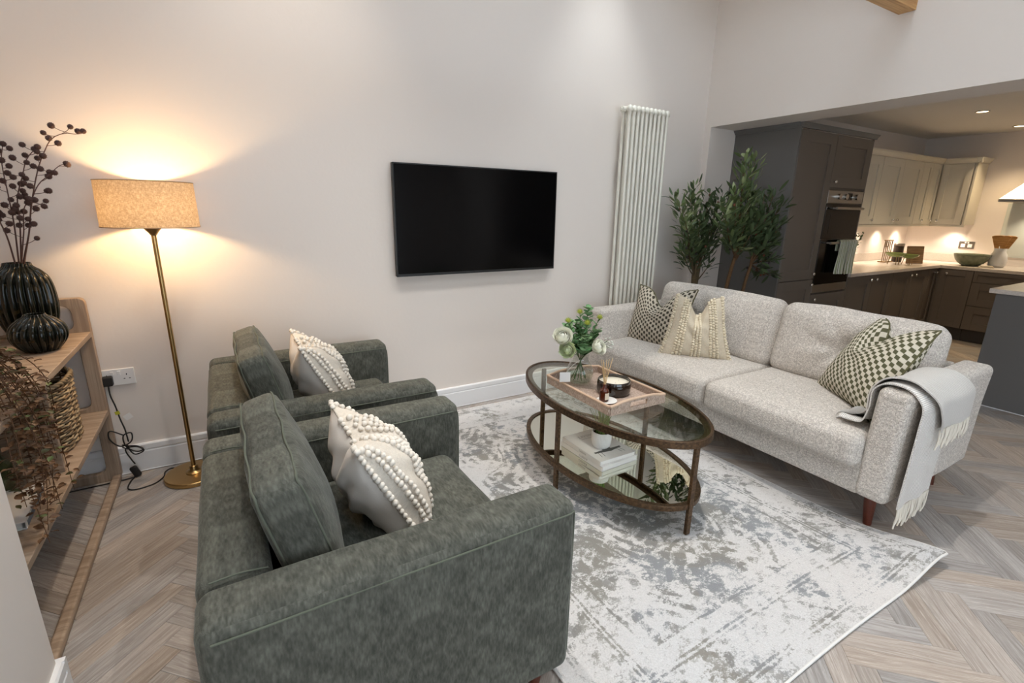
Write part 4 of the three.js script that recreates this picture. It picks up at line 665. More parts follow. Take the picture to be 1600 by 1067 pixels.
// ================================================================ COLUMN RADIATOR
{
  const t = thing('radiator', 'tall cream column radiator with ten tube sections on the white wall', 'radiator', [2.712, 0.36, 0]), n = 10, p = 0.0432, h = 1.795;
  for (let i = 0; i < n; i++) {
    const x = i * p, g = [];
    for (const z of [0.062, 0.128]) g.push(cyl(0.0125, 0.0125, h - 0.09, x, h / 2, z, 16, true));
    for (const y of [0.03, h - 0.03]) { const s = y > 1 ? 1 : -1; g.push(new THREE.SphereGeometry(0.022, 16, 12).scale(1.0, 1.25, 1).translate(x, y, 0.062), new THREE.SphereGeometry(0.022, 16, 12).scale(1.0, 1.25, 1).translate(x, y, 0.128), new THREE.CylinderGeometry(0.018, 0.018, 0.066, 16).rotateX(Math.PI / 2).translate(x, y + s * 0.004, 0.095)); for (const z of [0.062, 0.128]) g.push(cyl(s > 0 ? 0.016 : 0.0125, s > 0 ? 0.0125 : 0.016, 0.03, x, y - s * 0.03, z, 16)); }
    part('column', merge(g), M.radiator, t);
  }
  for (const x of [-0.034, (n - 1) * p + 0.034]) for (const y of [h - 0.03, 0.03]) part('end_plug', merge([new THREE.CylinderGeometry(0.019, 0.019, 0.03, 18).rotateZ(Math.PI / 2).translate(x, y, 0.095), new THREE.CylinderGeometry(0.008, 0.008, 0.05, 12).rotateZ(Math.PI / 2).translate(x, y, 0.095)]), M.radiator, t);
  for (const y of [h - 0.10, 0.1]) for (const x of [p * 1.5, p * 7.5]) part('wall_bracket', box(0.02, 0.04, 0.055, x, y, 0.0275, 0.002), M.radiator, t);
}
// ================================================================ FLOOR LAMP
const LP = [-0.262, 0.205];
{
  const t = thing('floor_lamp', 'antique brass floor lamp with a glowing linen drum shade', 'lamp', [LP[0], 0, LP[1]]);
  part('base', lathe([[0, 0], [0.132, 0], [0.137, 0.004], [0.137, 0.021], [0.132, 0.026], [0, 0.026]], 56), M.brass, t);
  part('collar', lathe([[0, 0.026], [0.040, 0.026], [0.040, 0.030], [0.030, 0.032], [0.030, 0.036], [0.020, 0.039], [0.019, 0.060], [0.0115, 0.064], [0, 0.064]], 32), M.brass, t);
  part('pole', cyl(0.0105, 0.0105, 1.235, 0, 0.026 + 0.6175, 0, 20), M.brass, t);
  part('cup', lathe([[0, 1.254], [0.012, 1.254], [0.020, 1.267], [0.034, 1.284], [0.034, 1.288], [0.015, 1.290], [0.015, 1.32], [0, 1.32]], 28), M.brassDark, t);
  const y0 = 1.294, y1 = 1.492, r0 = 0.190, r1 = 0.186, sh = [];
  const sg = new THREE.CylinderGeometry(r1, r0, y1 - y0, 72, 1, true).translate(0, (y0 + y1) / 2, 0), si = new THREE.CylinderGeometry(r1 - 0.0015, r0 - 0.0015, y1 - y0, 72, 1, true).translate(0, (y0 + y1) / 2, 0); 
  const uvs = sg.attributes.uv; for (let i = 0; i < uvs.count; i++) uvs.setXY(i, uvs.getX(i) * 2.0, uvs.getY(i) * 0.35);
  const shade = part('shade', sg, M.shade, t);
  part('shade_ring', merge([new THREE.TorusGeometry(r1, 0.0022, 6, 72).rotateX(Math.PI / 2).translate(0, y1, 0), new THREE.TorusGeometry(r0, 0.0022, 6, 72).rotateX(Math.PI / 2).translate(0, y0, 0)]), std({ name: 'shade_trim', color: 0xa98f72, roughness: 0.8 }), shade);
  part('shade_frame', merge([0, 1, 2].map((k) => tube([[0.015 * Math.cos(k * 2.094), y0 + 0.02, 0.015 * Math.sin(k * 2.094)], [r0 * Math.cos(k * 2.094), y0 + 0.004, r0 * Math.sin(k * 2.094)]], 0.0015, 4, 5))), M.brassDark, shade);
  part('bulb', lathe([[0, 0], [0.012, 0.002], [0.014, 0.02], [0.026, 0.045], [0.030, 0.065], [0.024, 0.085], [0, 0.095]].map(([r, y]) => [r, y + 1.32]), 20), glow(1.0, 0.72, 0.36, 5), t);
  const l = new THREE.PointLight(new THREE.Color().setRGB(1.0, 0.68, 0.34), LAMP.standing, 0, 2); l.position.set(0, 1.38, 0); l.castShadow = true; l.shadow.radius = 1.3; t.add(l);
}
// ================================================================ SOCKET, CABLE
{
  const t = thing('wall_socket', 'white double wall socket above the skirting beside the shelving frame', 'socket', [-0.535, 0.538, 0]);
  part('plate', box(0.146, 0.086, 0.009, 0, 0, 0.0045, 0.003), M.whitePlastic, t);
  for (const x of [-0.018, 0.010]) part('switch', box(0.012, 0.020, 0.006, x, 0.022, 0.0105, 0.001), M.whitePlastic, t);
  for (const s of [-1, 1]) for (const [x, y, w, h] of [[0, 0.012, 0.004, 0.008], [-0.011, -0.010, 0.007, 0.004], [0.011, -0.010, 0.007, 0.004]]) part('pin_hole', box(w, h, 0.001, s * 0.040 + x, y, 0.0092, 0.0002), M.black, t);
  const c = thing('power_cable', 'black lamp flex with plug, tied loops and an inline foot switch', 'cable', [0, 0, 0]);
  part('plug', box(0.05, 0.05, 0.032, -0.575, 0.528, 0.027, 0.008), M.cable, c);
  const r = 0.0034;
  part('flex', tube([[-0.572, 0.506, 0.034], [-0.570, 0.46, 0.045], [-0.556, 0.40, 0.06], [-0.548, 0.33, 0.06], [-0.538, 0.27, 0.06], [-0.535, 0.20, 0.055]], r, 40, 8), M.cable, c);
  part('flex', tube([[-0.548, 0.24, 0.06], [-0.60, 0.275, 0.065], [-0.605, 0.235, 0.07], [-0.565, 0.185, 0.07], [-0.520, 0.205, 0.07], [-0.515, 0.25, 0.068], [-0.548, 0.24, 0.062], [-0.545, 0.175, 0.066], [-0.50, 0.140, 0.07], [-0.478, 0.150, 0.072], [-0.505, 0.175, 0.072], [-0.545, 0.18, 0.066]], r, 120, 8), M.cable, c);
  part('flex', tube([[-0.545, 0.18, 0.066], [-0.515, 0.13, 0.074], [-0.475, 0.145, 0.078], [-0.50, 0.168, 0.072], [-0.55, 0.165, 0.066], [-0.535, 0.10, 0.068], [-0.525, 0.075, 0.068]], r, 70, 8), M.cable, c);
  part('tie', tube([[-0.56, 0.178, 0.07], [-0.535, 0.168, 0.08], [-0.535, 0.186, 0.08], [-0.56, 0.190, 0.066]], 0.003, 20, 6), M.cable, c);
  part('foot_switch', soft(0.034, 0.062, 0.024, 0.01, { res: 0.01 }).rotateZ(0.35).translate(-0.527, 0.034, 0.075), M.cable, c);
  part('flex', tube([[-0.535, 0.006, 0.08], [-0.548, 0.0045, 0.13], [-0.548, 0.0045, 0.20], [-0.52, 0.0045, 0.225], [-0.44, 0.0045, 0.205], [-0.405, 0.0045, 0.15], [-0.40, 0.0045, 0.09], [-0.375, 0.0045, 0.065], [-0.345, 0.006, 0.085]], r, 90, 8), M.cable, c);
  part('flex', tube([[-0.54, 0.006, 0.085], [-0.60, 0.0045, 0.09], [-0.70, 0.0045, 0.095], [-0.82, 0.0045, 0.10]], r, 30, 8), M.cable, c);
  part('tag', box(0.034, 0.030, 0.0012, 0.012, -0.012, 0.0, 0.0004).rotateZ(0.5).translate(-0.530, 0.345, 0.068), M.paper, c, 'white paper tag');
  part('tag', box(0.020, 0.018, 0.0012, 0, 0, 0, 0.0004).rotateZ(0.2).translate(-0.553, 0.367, 0.066), std({ name: 'yellow_tag', color: 0xb8b02c, roughness: 0.7 }), c, 'yellow tag');
}
// ================================================================ OPEN SHELVING
{
  const t = thing('shelf_unit', 'washed-oak open shelving unit with rounded end frames in the left alcove', 'shelving', [0, 0, 0]), m = M.oak;
  const x0 = -1.04, x1 = -0.592, T = 0.038, zf = [0.022, 1.435], Hh = 0.955;
  const rr = (s, a, b, c, d, r, path) => { const p = path ?? s; p.moveTo(a + r, c); p.lineTo(b - r, c); p.quadraticCurveTo(b, c, b, c + r); p.lineTo(b, d - r); p.quadraticCurveTo(b, d, b - r, d); p.lineTo(a + r, d); p.quadraticCurveTo(a, d, a, d - r); p.lineTo(a, c + r); p.quadraticCurveTo(a, c, a + r, c); };
  for (const z of zf) {
    const s = new THREE.Shape(), w = x1 - x0, pw = 0.050; rr(s, 0, w, 0, Hh, 0.028);
    for (const [a, b] of [[0.800, Hh - 0.026], [0.400, 0.768], [0.040, 0.360]]) { const h = new THREE.Path(); rr(h, pw, w - pw, a, b, Math.min(0.05, (b - a) / 2.2)); s.holes.push(h); }
    // rails carry the shelves
    const f = part('end_frame', boxUV(new THREE.ExtrudeGeometry(s, { depth: T - 0.006, bevelEnabled: true, bevelSize: 0.003, bevelThickness: 0.003, bevelSegments: 2, curveSegments: 8 }).translate(x0, 0.003, z + 0.003), true), m, t);
  }
  const za = zf[0] + T, zb = zf[1];
  part('top_shelf', slab(x0 + 0.005, x1 + 0.004, 0.772, 0.797, za, zb, 0.003), m, t);
  part('lower_shelf', slab(x0 + 0.005, x1 + 0.004, 0.364, 0.389, za, zb, 0.003), m, t);
  part('bottom_rail', slab(x1 - 0.036, x1 + 0.004, 0.0, 0.032, za, zb, 0.012), m, t);
  part('bottom_rail', slab(x0, x0 + 0.05, 0.0, 0.026, za, zb, 0.004), m, t);
  part('divider', slab(x0 + 0.02, x1 - 0.030, 0.3895, 0.7715, 0.705, 0.725, 0.002), m, t);
}
// glossy ribbed vases
const vaseM = phy({ name: 'dark_green_glaze', map: tex(256, 256, (u, v) => { const n = fbm(N1, u * 16, v * 32, 4), k = sst(0.62, 0.8, n); return mixc([17, 20, 14], [58, 44, 22], k * 0.8); }), roughness: 0.16, specularIntensity: 0.55, clearcoat: 0.25, clearcoatRoughness: 0.06 });
function ribbed(prof, ribs, twist, depth) {
  const f = (u, v) => { const s = v * (prof.length - 1), k = Math.min(prof.length - 2, Math.floor(s)), q = s - k, g = (i) => prof[clamp(i, 0, prof.length - 1)], cat = (a) => { const [p0, p1, p2, p3] = [g(k - 1)[a], g(k)[a], g(k + 1)[a], g(k + 2)[a]]; return 0.5 * (2 * p1 + (p2 - p0) * q + (2 * p0 - 5 * p1 + 4 * p2 - p3) * q * q + (3 * p1 - p0 - 3 * p2 + p3) * q * q * q); };
    const a = u * Math.PI * 2, r = Math.max(0.0005, cat(0)), y = cat(1), fade = sst(0, 0.10, v) * (1 - sst(0.86, 0.94, v));
    const c = Math.abs(Math.sin((a + twist * Math.sin(v * 5.5) / ribs * 3) * ribs / 2)), rib = 1 - depth * fade * Math.pow(1 - c, 1.6) * 1.6; return V(Math.cos(a) * r * rib, y, -Math.sin(a) * r * rib); };
  return smooth(grid(ribs * 10, 56, f, (u, v) => [u * 2, v]));
}
const BIGV = [-0.768, 0.797, 0.145], SMALLV = [-0.692, 0.797, 0.375];
{
  const b = thing('vase', 'tall bulging dark green ribbed vase holding dried stems on the shelf', 'vase', BIGV);
  part('body', ribbed([[0, 0], [0.052, 0], [0.072, 0.02], [0.096, 0.08], [0.107, 0.15], [0.106, 0.22], [0.096, 0.275], [0.075, 0.308], [0.057, 0.323], [0.049, 0.333], [0.047, 0.342], [0.043, 0.342], [0.043, 0.30], [0.02, 0.2], [0, 0.19]], 22, 1.2, 0.085), vaseM, b);
  const s = thing('vase', 'squat round dark green ribbed vase in front of the tall one', 'vase', SMALLV);
  part('body', ribbed([[0, 0], [0.045, 0], [0.062, 0.010], [0.088, 0.045], [0.0945, 0.078], [0.083, 0.112], [0.055, 0.138], [0.040, 0.147], [0.036, 0.154], [0.033, 0.155], [0.031, 0.14], [0.02, 0.08], [0, 0.075]], 20, 1.0, 0.10), vaseM, s);
}
// dried berry stems
{
  const rnd = rng(505), sm = std({ name: 'dried_stem', color: 0x5a3f38, roughness: 0.8 }), bm = std({ name: 'dried_berry', map: tex(128, 128, (u, v) => { const n = N1(u * 60, v * 60); return mixc([46, 30, 28], [98, 70, 62], n); }, { rep: [1, 1] }), roughness: 0.85 });
  const bgs = [0, 1].map((k) => { const l = []; const n = 44; for (let i = 0; i < n; i++) { const y = 1 - 2 * (i + 0.5) / n, r = Math.sqrt(1 - y * y), a = i * 2.4 + k; l.push(new THREE.ConeGeometry(0.22, 0.42, 4).translate(0, 0.95, 0).applyQuaternion(new THREE.Quaternion().setFromUnitVectors(V(0, 1, 0), V(Math.cos(a) * r, y, Math.sin(a) * r)))); } return merge([...l, new THREE.SphereGeometry(0.95, 10, 8)]); });
  const base = V(BIGV[0], BIGV[1] + 0.12, BIGV[2]), mouth = V(BIGV[0], BIGV[1] + 0.338, BIGV[2]);
  // where each stem's main bends lie, and the sprays off it [fraction, tip offset]
  const stems = [
    ['dried berry stem arching highest to the right of the vase', [[-0.69, 1.264, 0.21], [-0.655, 1.385, 0.23], [-0.605, 1.533, 0.24], [-0.574, 1.599, 0.24], [-0.545, 1.647, 0.24], [-0.499, 1.671, 0.25], [-0.446, 1.673, 0.25], [-0.432, 1.694, 0.25]], 17],
    ['dried berry stem with a side spray reaching right at mid height', [[-0.68, 1.29, 0.22], [-0.647, 1.40, 0.25], [-0.609, 1.47, 0.26], [-0.569, 1.507, 0.26], [-0.535, 1.542, 0.26], [-0.50, 1.556, 0.26]], 12],
    ['dried berry stem rising in the middle of the bunch', [[-0.705, 1.323, 0.22], [-0.694, 1.407, 0.23], [-0.659, 1.50, 0.24], [-0.634, 1.565, 0.24], [-0.588, 1.62, 0.24]], 16],
    ['dried berry stem standing at the left of the bunch', [[-0.725, 1.31, 0.22], [-0.716, 1.429, 0.24], [-0.708, 1.556, 0.25], [-0.690, 1.625, 0.25]], 15],
    ['dried berry stem leaning out of the picture on the left', [[-0.757, 1.264, 0.22], [-0.767, 1.358, 0.25], [-0.785, 1.50, 0.28], [-0.80, 1.60, 0.30]], 11],
    ['short dried berry stem with low berries drooping right', [[-0.70, 1.27, 0.23], [-0.665, 1.385, 0.26], [-0.632, 1.393, 0.27], [-0.595, 1.372, 0.28]], 8],
  ];
  for (const [label, pts, n] of stems) {
    const o = thing('dried_stem', label, 'dried flower', [0, 0, 0]);
    const dir = V(...pts[0]).sub(mouth).setY(0).multiplyScalar(0.35), way = [base.clone().add(dir.clone().multiplyScalar(-1)), mouth.clone().add(dir), ...pts.map((p) => V(...p))], cv = new THREE.CatmullRomCurve3(way, false, 'centripetal');
    part('stem', taper(way, 0.0042, 0.0014, 40, 6), sm, o);
    for (let i = 0; i < n; i++) {
      const q = lerp(0.52, 1, (i + 0.6) / n), p = cv.getPointAt(Math.min(1, q)), a = i * 2.4 + rnd(), l = i === n - 1 ? 0.0 : 0.022 + 0.032 * rnd(), tip = p.clone().add(V(Math.cos(a) * l, l * (0.15 + 0.6 * rnd()), Math.sin(a) * l * 0.7));
      if (l) part('twig', tube([p, p.clone().lerp(tip, 0.6).add(V(0, -0.004, 0)), tip], 0.0012, 8, 5), sm, o);
      const b = part('berry', bgs[i % 2], bm, o); b.position.copy(tip); const s = 0.0100 + 0.0024 * rnd(); b.scale.setScalar(s); b.rotation.set(rnd() * 6, rnd() * 6, 0);
    }
  }
}
// wicker basket
{
  const c = [-0.785, 0.3895, 0.41], t = thing('basket', 'oval wicker basket of woven willow on the lower shelf', 'basket', c), rnd = rng(61);
  const mats = [[138, 116, 88], [160, 138, 106], [108, 88, 64], [172, 152, 122]].map((q) => std({ name: 'willow', color: new THREE.Color(`rgb(${q})`), roughness: 0.75 }));
  const A = 0.150, B = 0.185, H = 0.285, n = 26, flare = (y) => 1 + 0.05 * y / H;
  const P = (a, y, off) => { const c4 = Math.cos(a), s4 = Math.sin(a), k = Math.pow(Math.abs(c4) ** 2.8 + Math.abs(s4) ** 2.8, -1 / 2.8) * flare(y); return V(c4 * (A + off) * k, y, s4 * (B + off) * k); };
  for (let i = 0; i < n; i++) { const a = i / n * Math.PI * 2; part('stake', tube([P(a, 0.004, -0.004), P(a, H / 2, -0.004), P(a, H, -0.004)], 0.0032, 10, 5), mats[2], t); }
  const rows = 27; for (let r = 0; r < rows; r++) { const pts = [], y = 0.008 + (H - 0.02) * r / (rows - 1), m = n * 4; for (let i = 0; i < m; i++) { const a = i / m * Math.PI * 2; pts.push(P(a, y + 0.0022 * Math.sin(a * 5 + r) + 0.0016 * Math.sin(i * 2.3 + r * 1.7), 0.0035 * Math.cos(i / 4 * Math.PI + (r % 2) * Math.PI) - 0.001)); } part('weaver', tube(pts, 0.0046 + 0.0006 * rnd(), m * 2, 5, true), mats[r % 4 === 3 ? 3 : (r * 7) % 3], t); }
  for (const k of [0, 1]) { const pts = []; for (let i = 0; i < 120; i++) { const a = i / 120 * Math.PI * 2, w = i / 120 * Math.PI * 2 * 22 + k * Math.PI; pts.push(P(a, H + 0.004 + 0.005 * Math.sin(w), 0.005 * Math.cos(w) - 0.002)); } part('rim_braid', tube(pts, 0.0058, 400, 6, true), mats[1 + k * 2], t); }
  part('bottom', new THREE.CylinderGeometry(1, 1, 0.006, 40).scale(A - 0.006, 1, B - 0.006).translate(0, 0.005, 0), mats[2], t);
}
// trailing plant, its pot, books, dark vase and a pale ornament
{
  const rnd = rng(707), pot = thing('plant_pot', 'brown pot of the trailing plant at the near end of the top shelf', 'pot', [-0.80, 0.7975, 1.13]);
  part('body', lathe([[0, 0], [0.06, 0], [0.078, 0.05], [0.085, 0.11], [0.080, 0.113], [0.075, 0.10], [0, 0.095]], 36), std({ name: 'brown_pot', color: 0x5a4636, roughness: 0.6 }), pot);
  const t = thing('trailing_plant', 'trailing plant with small bronze and green leaves hanging over the top shelf', 'plant', [-0.80, 0.7975, 1.13]);
  const vine = std({ name: 'vine_stem', color: 0x5c3d26, roughness: 0.8 }), lm = [0x684628, 0x785434, 0x585632, 0x6f7a44, 0x553622].map((q) => phy({ name: 'small_leaf', color: q, roughness: 0.6, transmission: 0.2, thickness: 0 }));
  const leaf = grid(4, 5, (u, v) => { const w = Math.sin(Math.PI * Math.pow(v, 0.85)) * 0.5, a = (u - 0.5) * 2; return V(a * w * 0.62, v, 0.10 * a * a + 0.12 * Math.sin(v * 3)); });
  let cnt = 0; const more = [];
  for (let k = 0; k < 17; k++) {
    const f = k / 16, zz = lerp(-0.24, 0.12, f) + (rnd() - 0.5) * 0.05, drop = lerp(0.26, 0.44, rnd()) * (k % 3 === 2 ? 0.5 : 1), out = 0.190 + 0.045 * rnd();
    const pts = [[0, 0.10, 0], [0.07, 0.17 + 0.05 * rnd(), zz * 0.35], [out - 0.05, 0.12 + 0.05 * rnd(), zz * 0.75], [out, 0.02, zz * 0.95], [out + 0.02 * rnd(), -drop * 0.45, zz + (rnd() - 0.5) * 0.05], [out + 0.02 * (rnd() - 0.3), -drop, zz + (rnd() - 0.5) * 0.10]];
    const cv = new THREE.CatmullRomCurve3(pts.map((p) => V(...p)), false, 'centripetal'); part('strand', taper(pts, 0.0022, 0.0010, 30, 5), vine, t);
    const n = 52; for (let i = 0; i < n; i++, cnt++) { const q = 0.12 + 0.87 * (i + rnd()) / n, p = cv.getPointAt(q), a = i * 2.4 + rnd() * 2, l = new THREE.Mesh(leaf, lm[Math.floor(rnd() * 5)]); l.position.copy(p); orient(l, V(Math.cos(a + 1.57), (rnd() - 0.5), Math.sin(a + 1.57)), V(Math.cos(a), -0.1 + 0.8 * (rnd() - 0.4), Math.sin(a))); l.position.add(V((rnd() - 0.5) * 0.03, (rnd() - 0.5) * 0.02, (rnd() - 0.5) * 0.03)); l.scale.setScalar(0.020 + 0.010 * rnd()); if (i % 3 === 0 && cnt < 890) { lit(l).name = 'leaf'; t.add(l); } else { l.updateMatrix(); more.push(leaf.clone().applyMatrix4(l.matrix)); } }
  }
  part('inner_foliage', mergeGeometries(more.map(clean), false), lm[0], t).userData.kind = 'stuff';
  const b = thing('book', 'thin white book lying on the lower oak shelf under the trailing plant', 'book', [-0.755, 0.3895, 0.99], R(4));
  part('pages', box(0.20, 0.020, 0.262, -0.004, 0.013, 0, 0.001), M.paper, b);
  part('cover', merge([box(0.215, 0.003, 0.27, 0, 0.0015, 0, 0.001), box(0.215, 0.003, 0.27, 0, 0.0245, 0, 0.001), box(0.003, 0.026, 0.27, 0.106, 0.013, 0, 0.001)]), M.whitePlastic, b);
  part('spine_band', box(0.0015, 0.018, 0.24, 0.1086, 0.013, 0, 0.0005), std({ name: 'slate_cloth', color: 0x59616b, roughness: 0.7 }), b);
  const v = thing('dark_vase', 'slim black vase on the lower shelf half hidden by the wall end', 'vase', [-0.685, 0.3895, 1.245]);
  part('body', lathe([[0, 0], [0.035, 0], [0.048, 0.03], [0.056, 0.10], [0.050, 0.17], [0.032, 0.21], [0.026, 0.235], [0.023, 0.235], [0.024, 0.2], [0, 0.19]], 36), M.black, v);
  const g = thing('glass_jar', 'smoky olive glass jar on the lower shelf behind the trailing leaves', 'jar', [-0.80, 0.3895, 0.80]);
  part('body', lathe([[0, 0], [0.05, 0], [0.064, 0.03], [0.066, 0.09], [0.045, 0.13], [0.03, 0.15], [0.033, 0.17], [0.028, 0.17], [0.026, 0.15], [0.04, 0.125], [0.06, 0.09], [0.058, 0.03], [0, 0.006]], 36), phy({ name: 'olive_glass', color: 0x8a9468, roughness: 0.05, transmission: 0.8, thickness: 0 }), g);
  const w = thing('shell_ornament', 'pale cream carved ornament at the left end of the top shelf', 'ornament', [-0.815, 0.7975, 0.595]);
  part('body', merge([0, 1, 2, 3, 4].map((k) => new THREE.SphereGeometry(0.036 - k * 0.003, 16, 10).scale(1, 0.55, 1).translate(0.006 * Math.sin(k * 2), 0.02 + k * 0.020, 0.006 * Math.cos(k * 2)))), std({ name: 'bone', color: 0xd9cdb8, roughness: 0.7 }), w);
}
// ================================================================ OLIVE TREES BEHIND THE SOFA
{
  const bark = std({ name: 'olive_bark', map: tex(128, 128, (u, v) => { const n = fbm(N1, u * 16, v * 8, 3); return mixc([70, 58, 40], [126, 108, 78], n); }, { rep: [6, 6] }), roughness: 0.9 });
  const bark2 = std({ name: 'brown_bark', map: tex(128, 128, (u, v) => { const n = fbm(N2, u * 16, v * 8, 3); return mixc([66, 46, 28], [120, 88, 56], n); }, { rep: [6, 6] }), roughness: 0.9 });
  const green = [0x5d6b40, 0x445433, 0x6f7d4f, 0x526338, 0x8a9568].map((q) => std({ name: 'olive_leaf', color: q, roughness: 0.55 }));
  const leaf = (w, curl) => grid(4, 7, (u, v) => { const a = (u - 0.5) * 2, s = Math.pow(Math.sin(Math.PI * clamp(v * 0.97 + 0.015)), 0.8) * w; return V(a * s, v, curl * v * v + 0.25 * s * a * a); });
  const LV = [leaf(0.15, 0.14), leaf(0.175, -0.18), leaf(0.14, 0.30)];
  const olive = std({ name: 'olive_fruit', color: 0x2c1f22, roughness: 0.4 }), red = std({ name: 'ripening_olive', color: 0x7a4028, roughness: 0.45 });
  function tree(label, pos, trunks, branches, size, seed, bm, most, dense) {
    const t = thing('olive_tree', label, 'tree', pos), rnd = rng(seed);
    part('pot', lathe([[0, 0], [0.12, 0], [0.15, 0.24], [0.14, 0.25], [0.135, 0.22], [0, 0.21]], 36), std({ name: 'nursery_pot', color: 0x2b2926, roughness: 0.7 }), t);
    for (const [pts, r0, r1] of trunks) part('trunk', taper(pts, r0, r1, 30, 9), bm, t);
    let cnt = 0; const rest = [];
    for (const [pts, n0, sz] of branches) { const n = Math.round(n0 * dense);
      const cv = new THREE.CatmullRomCurve3(pts.map((p) => V(...p)), false, 'centripetal'); part('branch', taper(pts, 0.0065, 0.0018, 20, 6), bm, t);
      for (let i = 0; i < n; i++) {
        const q = lerp(0.24, 1, (i + 0.5) / n), p = cv.getPointAt(Math.min(q, 1)), tg = cv.getTangentAt(Math.min(q, 1)), a = i * 2.4 + rnd() * 1.2, side = V(Math.cos(a), 0.15, Math.sin(a)), off = side.clone().multiplyScalar(0.010 + 0.085 * rnd() * (1 - 0.55 * q));
        const up = tg.clone().multiplyScalar(0.55 + 0.5 * rnd()).add(side.multiplyScalar(0.75)).add(V(0, 0.12 - 0.45 * rnd(), 0)).normalize(), s = (sz ?? size) * (0.75 + 0.5 * rnd());
        const o = new THREE.Object3D(); o.position.copy(p).add(off); orient(o, V(Math.cos(a + 1.6), (rnd() - 0.5) * 1.2, Math.sin(a + 1.6)), up); o.scale.setScalar(s);
        const wp = o.position; if (pos[0] + wp.x + up.x * s > 4.03 && pos[2] + wp.z + up.z * s < 0.67) continue;
        const g = LV[Math.floor(rnd() * 3)], mm = green[Math.floor(rnd() * 5)];
        if (cnt < most) { const l = part('leaf', g, mm, t); l.position.copy(o.position); l.quaternion.copy(o.quaternion); l.scale.copy(o.scale); } else { o.updateMatrix(); rest.push(g.clone().applyMatrix4(o.matrix)); }
        cnt++;
        if (rnd() < 0.035) part('olive', new THREE.SphereGeometry(0.009, 10, 8).scale(1, 1.25, 1).translate(o.position.x, o.position.y - 0.015, o.position.z), rnd() < 0.5 ? olive : red, t);
      }
    }
    if (rest.length) part('inner_foliage', mergeGeometries(rest.map(clean), false), green[1], t).userData.kind = 'stuff';
    return t;
  }
  // branch builder: from a fork point to a tip, with a little sag
  const br = (a, b, n, sz) => [[a, [lerp(a[0], b[0], 0.35) + (b[0] - a[0]) * 0.08, lerp(a[1], b[1], 0.4), lerp(a[2], b[2], 0.35)], [lerp(a[0], b[0], 0.72), lerp(a[1], b[1], 0.76), lerp(a[2], b[2], 0.72)], b], n, sz];
  const F = [0.0, 0.86, 0];
  tree('slim olive tree with fine leaves in front of the white wall behind the sofa', [3.455, 0, 0.27], [[[[0, 0.2, 0], [0.01, 0.55, 0.005], [-0.005, 0.9, 0]], 0.030, 0.026], [[[0.0, 0.6, 0.0], [0.03, 0.95, 0.01], [0.045, 1.15, 0.0]], 0.016, 0.010], [[[0, 0.7, 0], [-0.03, 0.98, 0.02], [-0.06, 1.16, 0.02]], 0.014, 0.008]],
    [br(F, [-0.40, 1.52, 0.06], 26), br(F, [-0.36, 1.44, 0.10], 24), br(F, [-0.33, 1.33, 0.12], 22), br(F, [-0.20, 1.54, 0.02], 26), br(F, [-0.10, 1.62, -0.03], 28), br(F, [0.02, 1.56, 0.04], 28), br(F, [0.10, 1.45, 0.06], 24), br(F, [-0.24, 1.20, 0.12], 20), br(F, [-0.14, 1.34, 0.10], 24), br(F, [-0.28, 1.10, 0.06], 14), br(F, [0.05, 1.28, 0.10], 20), br([0.0, 0.8, 0], [0.13, 0.99, 0.06], 5), br(F, [0.17, 1.56, 0.05], 24), br(F, [0.16, 1.36, 0.08], 22)], 0.074, 801, bark, 290, 2.1);
  const G = [-0.02, 1.04, 0], G2 = [0.14, 1.0, 0.02];
  tree('fuller olive tree with broader leaves and bent brown trunks against the slate panel', [3.53, 0, 0.60], [[[[-0.02, 0.2, 0], [-0.06, 0.55, 0.01], [-0.125, 0.76, 0.02], [-0.07, 0.95, 0], [-0.02, 1.12, 0]], 0.020, 0.013], [[[0.02, 0.22, 0], [0.06, 0.60, 0.02], [0.075, 0.78, 0.03], [0.12, 0.90, 0.02], [0.16, 1.02, 0.02]], 0.018, 0.012]],
    [br(G, [0.08, 1.80, -0.02], 34, 0.075), br(G, [-0.02, 1.84, -0.04], 32, 0.075), br(G, [-0.08, 1.72, 0.0], 28, 0.075), br(G, [-0.18, 1.58, 0.02], 26), br(G, [-0.33, 1.45, 0.03], 26), br(G, [-0.26, 1.30, 0.06], 24), br(G, [0.02, 1.55, 0.04], 28), br(G2, [0.20, 1.54, 0.02], 28), br(G2, [0.33, 1.57, 0.02], 24), br(G2, [0.43, 1.47, 0.03], 30), br(G2, [0.38, 1.33, 0.06], 28), br(G2, [0.32, 1.20, 0.08], 24), br(G2, [0.38, 1.04, 0.06], 22), br(G2, [0.36, 0.90, 0.08], 22), br(G, [-0.16, 1.16, 0.06], 18), br(G, [0.06, 1.34, 0.10], 26), br(G2, [0.20, 1.22, 0.12], 22)], 0.084, 803, bark2, 290, 1.9);
}
// ================================================================ KITCHEN
const knobG = merge([cyl(0.006, 0.006, 0.018, 0, 0.009, 0, 10), new THREE.SphereGeometry(0.0155, 14, 10).scale(1, 0.7, 1).translate(0, 0.022, 0)]);
